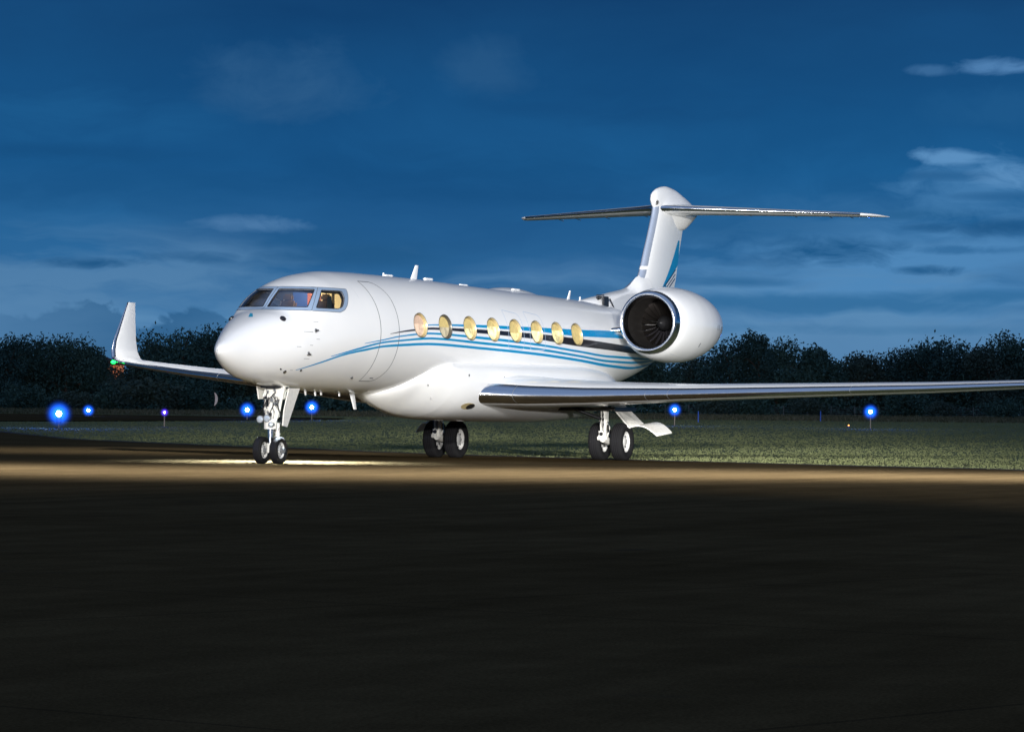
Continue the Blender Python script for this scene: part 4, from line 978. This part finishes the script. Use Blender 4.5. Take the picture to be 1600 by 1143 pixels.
# ------------------------------------------------------------------ trees
LEAF=[leafmat('foliage_dark',(.022,.056,.058),(.055,.10,.088),.35),leafmat('foliage_mid',(.028,.064,.060),(.064,.112,.09),.3),leafmat('foliage_olive',(.034,.058,.052),(.07,.10,.082),.3)]
def crown_mesh(name,seed,h,w,nl,leaf,m,base=.15,spiky=0,lobes=9):
    rng=np.random.default_rng(seed)
    L=[]
    for k in range(lobes):
        zz=base+(.95-base)*rng.random();rr=w*.5*(1-abs(zz-.5)*1.1)*rng.random()**.5;a=rng.random()*2*PI
        s=w*(.16+.16*rng.random());L.append((math.cos(a)*rr,math.sin(a)*rr,min(zz*h,h-s*.8),s,s*(.75+.5*rng.random()+spiky)))
    L.append((0,0,h*.55,w*.30,h*.33));L.append((0,0,h*(.80-.1*spiky),w*.20,h*.20*(1+spiky*.3)))
    wt=np.array([l[3]**2 for l in L]);wt/=wt.sum();ch=rng.choice(len(L),nl,p=wt)
    V=np.zeros((nl*4,3))
    for i in range(nl):
        l=L[ch[i]];d=rng.normal(size=3);d/=np.linalg.norm(d);r=rng.random()**.36*(1.0+.14*math.sin(7*d[0]+3*d[2]+l[0])+.10*(rng.random()<.10))
        c=np.array([l[0]+d[0]*l[3]*r,l[1]+d[1]*l[3]*r,l[2]+d[2]*l[4]*r])
        if c[2]<h*.04: c[2]=h*.04+rng.random()*.5
        a=rng.normal(size=3);a/=np.linalg.norm(a);b=np.cross(a,rng.normal(size=3));b/=np.linalg.norm(b);s=leaf*(.5+.9*rng.random())
        V[i*4]=c-a*s;V[i*4+1]=c-b*s*.45;V[i*4+2]=c+a*s;V[i*4+3]=c+b*s*.45
    me=bpy.data.meshes.new(name);me.vertices.add(nl*4);me.vertices.foreach_set('co',V.ravel());me.loops.add(nl*4);me.loops.foreach_set('vertex_index',np.arange(nl*4,dtype=np.int32))
    me.polygons.add(nl);me.polygons.foreach_set('loop_start',np.arange(0,nl*4,4,dtype=np.int32));me.update();me.validate();me.materials.append(m)
    return me
def trunk_mesh(name,seed,h,w):
    rng=random.Random(seed);m=MB();r=h*.028
    top=Vector((rng.uniform(-.3,.3),rng.uniform(-.3,.3),h*.72))
    m.tube([(0,0,-.3),(0.05,0,h*.2),(top.x*.5,top.y*.5,h*.45),top],[r*1.3,r,r*.7,r*.25],BARK,8)
    for k in range(7):
        z0=h*rng.uniform(.22,.6);a=rng.uniform(0,2*PI);ln=w*rng.uniform(.25,.42)
        s=Vector((top.x*.4,top.y*.4,z0));e=s+Vector((math.cos(a)*ln,math.sin(a)*ln,ln*rng.uniform(.5,1.1)))
        m.tube([s,(s+e)/2+Vector((0,0,.12*ln)),e],[r*.45,r*.3,r*.1],BARK,6)
    me=m.build('tmp');d=me.data;bpy.data.objects.remove(me);d.name=name;return d
KIND={}
spec={'round':(8.0,7.6,5200,0,12),'broad':(7.2,9.8,6200,0,15),'tall':(9.4,6.2,5200,.15,11),'poplar':(9.8,4.0,3600,.5,9),'small':(5.6,5.4,3400,0,9)}
for i,(k,(h,w,nl,sp,lb)) in enumerate(spec.items()):
    for v in range(2):
        KIND[(k,v)]=(crown_mesh(k+'_crown',11+i*7+v*3,h,w,int(nl*1.7),.18,LEAF[(i+v)%3],spiky=sp,lobes=lb),trunk_mesh(k+'_trunk',i*5+v,h,w),h)
WORDS={'round':'round-headed tree','broad':'broad spreading tree','tall':'tall upright tree','poplar':'narrow pointed tree','small':'small low tree'}
# (picture bearing, crown top line, kind, variant, distance, where)
TR=[(-60,520,'broad',0,440,'beyond the left edge'),(12,521,'round',0,428,'at the far left end of the line'),(58,524,'broad',1,436,'second from the left end, above the brightest blue light'),
(104,523,'round',1,430,'third from the left, left of the dip with the lit house'),(132,538,'small',0,436,'just left of the orange-lit house'),
(208,560,'small',1,432,'behind the raised winglet'),(243,522,'tall',0,436,'just right of the winglet'),(282,511,'broad',0,430,'midway between winglet and aircraft nose'),
(322,508,'round',1,434,'right beside the radome'),(366,516,'broad',1,440,'hidden partly by the radome'),(440,530,'round',0,434,'behind the cockpit'),(520,530,'broad',0,436,'behind the cabin door'),
(600,534,'round',1,432,'behind the front cabin windows'),(690,532,'broad',1,436,'behind the belly'),(780,534,'round',0,430,'behind the wing root'),(860,530,'tall',1,434,'behind the rear cabin'),
(940,538,'broad',0,432,'behind the tail cone'),(1020,544,'round',1,430,'below the engine'),(1085,550,'broad',1,436,'below the rear of the nacelle'),
(1146,524,'round',0,428,'just right of the nacelle'),(1187,514,'poplar',0,426,'rising as a spike right of the nacelle'),(1214,528,'round',1,434,'right shoulder of the spiked tree'),
(1265,538,'small',0,424,'alone in the low gap right of the nacelle'),(1304,551,'broad',0,438,'low in the dip of the line'),(1345,549,'small',1,430,'above the rightmost blue light'),(1378,549,'broad',1,436,'left of the tall right-hand group'),
(1425,541,'round',0,430,'at the left flank of the right-hand group'),(1460,530,'tall',1,426,'left peak of the right-hand group'),(1502,524,'broad',0,430,'centre of the right-hand group'),
(1545,530,'tall',0,424,'between the two right-hand peaks'),(1586,519,'round',1,428,'at the right end of the line'),(1650,520,'broad',1,434,'beyond the right edge')]
for i,(u,v,k,va,D,where) in enumerate(TR):
    cr,tr,h0=KIND[(k,va)];lat=(u-800)*D/5955.88;z0=gz(D,lat);H=1.2857+(horizon(u)-v)*D/5955.88-z0
    e=thing('tree','dark %s %s'%(WORDS[k],where),'tree',P(D,lat,z0-.05),i*2.399,group='trees along the far side of the field')
    s=H/h0*.93
    for me,nm in ((cr,'crown'),(tr,'trunk')):
        o=bpy.data.objects.new(nm,me);COL.objects.link(o);o.parent=e
    e.scale=(s*.5+.55,s*.5+.55,s)
# bushes in front of the trees
BU=[crown_mesh('bush_crown',71+i,2.6,4.4,2400,.17,LEAF[(i+1)%3],base=.1,lobes=8) for i in range(2)]
for i,(u,s,D,w) in enumerate([(35,1.0,412,'left of the brightest blue light'),(110,.8,408,'behind the pair of blue lights'),(190,1.1,410,'below the orange-lit house'),(238,1.35,404,'below the right wing, left one'),(296,1.25,406,'below the right wing, beside the pale crescent'),
    (1120,.8,412,'behind the open wheel door'),(1180,1.0,414,'under the left wing, left one'),(1265,.8,410,'under the left wing, middle one'),(1415,1.2,414,'right of the rightmost blue light'),(1470,.7,408,'before the tall right-hand trees'),(1570,.8,410,'at the right end of the fence')]):
    lat=(u-800)*D/5955.88
    e=thing('bush','low dark bush '+w,'bush',P(D,lat,gz(D,lat)-.05),i*1.7,group='bushes at the foot of the trees');e.scale=(s*1.15,s*1.15,s)
    o=bpy.data.objects.new('foliage',BU[i%2]);COL.objects.link(o);o.parent=e
# dense woodland mass behind
def mass(name,n,D0,D1,hf,leaf,m,seed,label,cat):
    rng=np.random.default_rng(seed);V=np.zeros((n*4,3))
    for i in range(n):
        D=D0+(D1-D0)*rng.random();lat=(rng.random()-.5)*190;u=800+lat*5955.88/D
        top=hf(lat);z=gz(D,lat)+top*rng.random()**.8
        c=CAM+FH*D+rt*lat;c[2]=z
        a=rng.normal(size=3);a/=np.linalg.norm(a);b=np.cross(a,rng.normal(size=3));b/=np.linalg.norm(b);s=leaf*(.5+.9*rng.random())
        V[i*4]=c-a*s;V[i*4+1]=c-b*s*.5;V[i*4+2]=c+a*s;V[i*4+3]=c+b*s*.5
    me=bpy.data.meshes.new(name);me.vertices.add(n*4);me.vertices.foreach_set('co',V.ravel());me.loops.add(n*4);me.loops.foreach_set('vertex_index',np.arange(n*4,dtype=np.int32))
    me.polygons.add(n);me.polygons.foreach_set('loop_start',np.arange(0,n*4,4,dtype=np.int32));me.update();me.validate();me.materials.append(m)
    o=bpy.data.objects.new(name,me);COL.objects.link(o);return tag(o,label,cat,kind='stuff')
nz=lambda x,s:math.sin(x*.31+s)+.6*math.sin(x*.83+2*s)+.4*math.sin(x*1.9+s)
mass('woodland',60000,446,470,lambda l:5.2+.55*nz(l,1)-(1.4 if 20<l<44 else 0)-4.6*math.exp(-((l+47.6)/3.0)**2),.34,LEAF[0],8,'continuous dark woodland closing the view behind the single trees','woodland')
mass('undergrowth',26000,416,444,lambda l:1.7+.45*nz(l,3),.22,LEAF[1],9,'tangled dark undergrowth at the foot of the tree line','undergrowth')

# ------------------------------------------------------------------ house behind the trees
D=444;lat=(157-800)*D/5955.88;z0=gz(D,lat)
h=thing('house','small house with orange-lit walls glimpsed between the trees on the left','house',P(D,lat,z0),PI/2-YAW+PI)
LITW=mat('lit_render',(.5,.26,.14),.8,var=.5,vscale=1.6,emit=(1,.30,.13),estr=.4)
ROOF=mat('roof_tiles',(.08,.045,.035),.8,var=.3,vscale=6);LITP=mat('lit_window',(.5,.4,.3),.5,var=.3,vscale=2,emit=(1,.45,.22),estr=1.0)
def child(m,name,parent):
    o=m.build(name);o.parent=parent;return o
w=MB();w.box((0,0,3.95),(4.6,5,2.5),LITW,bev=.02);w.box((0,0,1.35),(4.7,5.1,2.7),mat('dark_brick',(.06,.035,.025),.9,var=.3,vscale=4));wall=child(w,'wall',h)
r=MB();r.add([(-2.6,-2.8,5.2),(2.6,-2.8,5.2),(2.6,2.8,5.2),(-2.6,2.8,5.2),(-2.6,0,6.4),(2.6,0,6.4)],[(0,1,5,4),(2,3,4,5),(1,2,5),(3,0,4),(3,2,1,0)],ROOF);child(r,'roof',h)
for x,z in ((-1.3,4.2),(1.3,4.2),(-1.3,1.8),(1.3,1.8)):
    f=MB()
    for sx in (-1,1): f.box((x+sx*.5,2.53,z),(.08,.1,1.2),WHITE2)
    for sz in (-1,1): f.box((x,2.53,z+sz*.62),(1.08,.1,.08),WHITE2)
    fo=child(f,'window',h);p=MB();p.box((x,2.51,z),(.94,.04,1.18),LITP);child(p,'pane',fo)
# small trees in front of the house that break it up
for i,(u,v,D2,wv) in enumerate([(157,566,430,'in front of the orange-lit house, left one'),(180,590,426,'in front of the orange-lit house, right one')]):
    cr,tr,h0=KIND[('small',i)];lat=(u-800)*D2/5955.88;z0=gz(D2,lat);H=1.2857+(horizon(u)-v)*D2/5955.88-z0
    e=thing('tree','low thin tree '+wv,'tree',P(D2,lat,z0),i,group='trees along the far side of the field');e.scale=(.6,.6,H/h0)
    for me,nm in ((cr,'crown'),(tr,'trunk')):
        o=bpy.data.objects.new(nm,me);COL.objects.link(o);o.parent=e

# pale crescent by the bush
D=402;lat=(337-800)*D/5955.88
m=MB();rs=[]
for k in range(13):
    a=-1.15+2.3*k/12;w=.17*math.cos(a*1.2)+.02;c=P(D,lat+math.cos(a)*.42-.25,gz(D,lat)+1.35+math.sin(a)*.75)
    d=Vector(rt);rs.append([c-d*w,c-Vector(FH)*.06,c+d*w*.5,c+Vector(FH)*.06])
m.rings(rs,mat('pale_panel',(.75,.62,.55),.6,var=.5,vscale=3,emit=(.9,.72,.66),estr=.13),cap0=True,cap1=True)
m.tube([P(D,lat+.05,gz(D,lat)-.1),P(D,lat+.05,gz(D,lat)+.75)],.04,BARK,8)
tag(m.build('crescent_lamp'),'blurred pale crescent-shaped lamp beside the bush left of the radome','lamp')

# ------------------------------------------------------------------ wire fence on the right
D=418;f=thing('wire_fence','low wire fence with thin posts along the rough grass on the right','fence',P(D,24,gz(D,24)))
FM=mat('fence_post',(.16,.17,.17),.7,var=.3);off=f.location
for k in range(17):
    l=(1040-800)*D/5955.88+k*2.6;m=MB();z=gz(D,l)
    m.tube([P(D,l,z-.1)-off,P(D,l,z+1.15)-off],.035,FM,6);m.box(P(D,l,z+1.17)-off,(.1,.1,.04),FM);child(m,'post',f)
m=MB()
for q in range(5):
    zz=.25+.2*q;m.tube([P(D,(1040-800)*D/5955.88+k*2.6,gz(D,(1040-800)*D/5955.88+k*2.6)+zz)-off for k in range(17)],.012,FM,4)
child(m,'wires',f)

# ------------------------------------------------------------------ taxiway lights
BULB=mat('white_bulb',(.8,.9,1),.2,emit=(.75,.88,1),estr=60);VBULB=mat('violet_bulb',(.8,.7,1),.2,emit=(.7,.55,1),estr=30)
def glow_shell(name,col,k):  # see-through shell whose emission fades to the rim, a painted halo
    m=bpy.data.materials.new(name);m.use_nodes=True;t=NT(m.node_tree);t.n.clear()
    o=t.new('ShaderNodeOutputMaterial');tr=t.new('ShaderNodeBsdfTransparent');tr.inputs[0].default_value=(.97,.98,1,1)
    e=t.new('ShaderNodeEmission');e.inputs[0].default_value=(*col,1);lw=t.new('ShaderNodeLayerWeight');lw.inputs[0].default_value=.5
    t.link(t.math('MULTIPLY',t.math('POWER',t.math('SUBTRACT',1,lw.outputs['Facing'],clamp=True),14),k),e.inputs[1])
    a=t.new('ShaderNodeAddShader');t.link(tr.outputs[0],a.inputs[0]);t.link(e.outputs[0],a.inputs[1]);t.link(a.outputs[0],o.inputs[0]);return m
BLU=glow_shell('blue_glow',(.01,.12,1),2.6);VIO=glow_shell('violet_glow',(.10,.04,1),1.6)
STAKE=mat('lamp_stake',(.45,.33,.2),.6,var=.2);HOOD=mat('lamp_base',(.10,.12,.2),.5,metal=.4)
def low_lamp(u,v,D,r,lens,label,power,col=(.03,.13,1)):
    lat=(u-800)*D/5955.88;z=1.2857-(v-horizon(u))*D/5955.88;z0=gz(D,lat);h=z-z0
    e=thing('taxiway_light',label,'airfield light',P(D,lat,z0),group='blue taxiway edge lights')
    m=MB();m.tube([(0,0,-.1),(0,0,max(.1,h-r*.6))],.025+.00005*D,STAKE,8);m.box((0,0,.02),(.3,.3,.05),HOOD,bev=.01);child(m,'stake',e)
    m=MB();m.lathe((0,0,h-r*.62),(0,0,1),[(0,0),(0,r*.16),(r*.3,r*.2),(r*.38,r*.2),(r*.38,0)],HOOD,16);child(m,'fitting',e)
    m=MB();m.lathe((0,0,h-r*1.15),(0,0,1),[(r*1.15*(1-math.cos(q)),r*1.15*math.sin(q)) for q in np.linspace(.45,PI,14)],lens,24);g=child(m,'lens',e)  # oversized shell round the bulb carrying the painted halo
    m=MB();b=r*.17;m.lathe((0,0,h-b),(0,0,1),[(b*(1-math.cos(q)),b*math.sin(q)) for q in np.linspace(0,PI,10)],VBULB if lens is VIO else BULB,16);child(m,'bulb',g)
    d=bpy.data.lights.new('blue_lamp','POINT');o=bpy.data.objects.new('blue_lamp',d);COL.objects.link(o);d.energy=power;d.color=col;d.shadow_soft_size=r*.6
    o.parent=e;o.location=(0,0,h+r*.9+.6)
low_lamp(93,646,190,.80,BLU,'brightest blue taxiway light, at the far left of the field',900)
low_lamp(139,641,290,.60,BLU,'small blue taxiway light just right of the brightest one',300)
low_lamp(258,644,206,.30,VIO,'violet-blue taxiway light on a tall visible stake, between winglet and nose',60,(.12,.05,1))
low_lamp(387,640,270,.72,BLU,'blue taxiway light just left of the nose wheel leg',500)
low_lamp(488,636,280,.72,BLU,'blue taxiway light just right of the nose wheel leg',500)
low_lamp(1055,640,260,.60,BLU,'blue taxiway light close under the left wing above the open wheel door',500)
low_lamp(1361,643,250,.64,BLU,'rightmost blue taxiway light, below the outer left wing',500)
# unlit marker stakes and one small amber lamp
MK=mat('marker_blue',(.02,.10,.45),.5,emit=(.02,.10,.6),estr=.08)
for u,D,w in ((1092,300,'right of the light under the wing'),(1283,330,'left of the rightmost blue light')):
    lat=(u-800)*D/5955.88;e=thing('marker_stake','thin blue marker stake '+w,'marker',P(D,lat,gz(D,lat)),group='thin blue marker stakes')
    m=MB();m.tube([(0,0,-.1),(0,0,.8),(0,0,.9)],[.05,.045,.02],MK,8);child(m,'stake',e)
e=thing('ground_lamp','tiny amber lamp low in the grass left of the rightmost blue light','lamp',P(262,(1327-800)*262/5955.88,gz(262,23)))
m=MB();m.lathe((0,0,0),(0,0,1),[(0,.12),(.1,.12),(.12,.08),(.12,0)],HOOD,12);child(m,'base',e)
m=MB();m.lathe((0,0,.12),(0,0,1),[(0,.05),(.05,.05),(.08,.03),(.09,0)],mat('amber_lens',(.5,.2,.02),.3,emit=(1,.35,.08),estr=4),12);child(m,'lens',e)
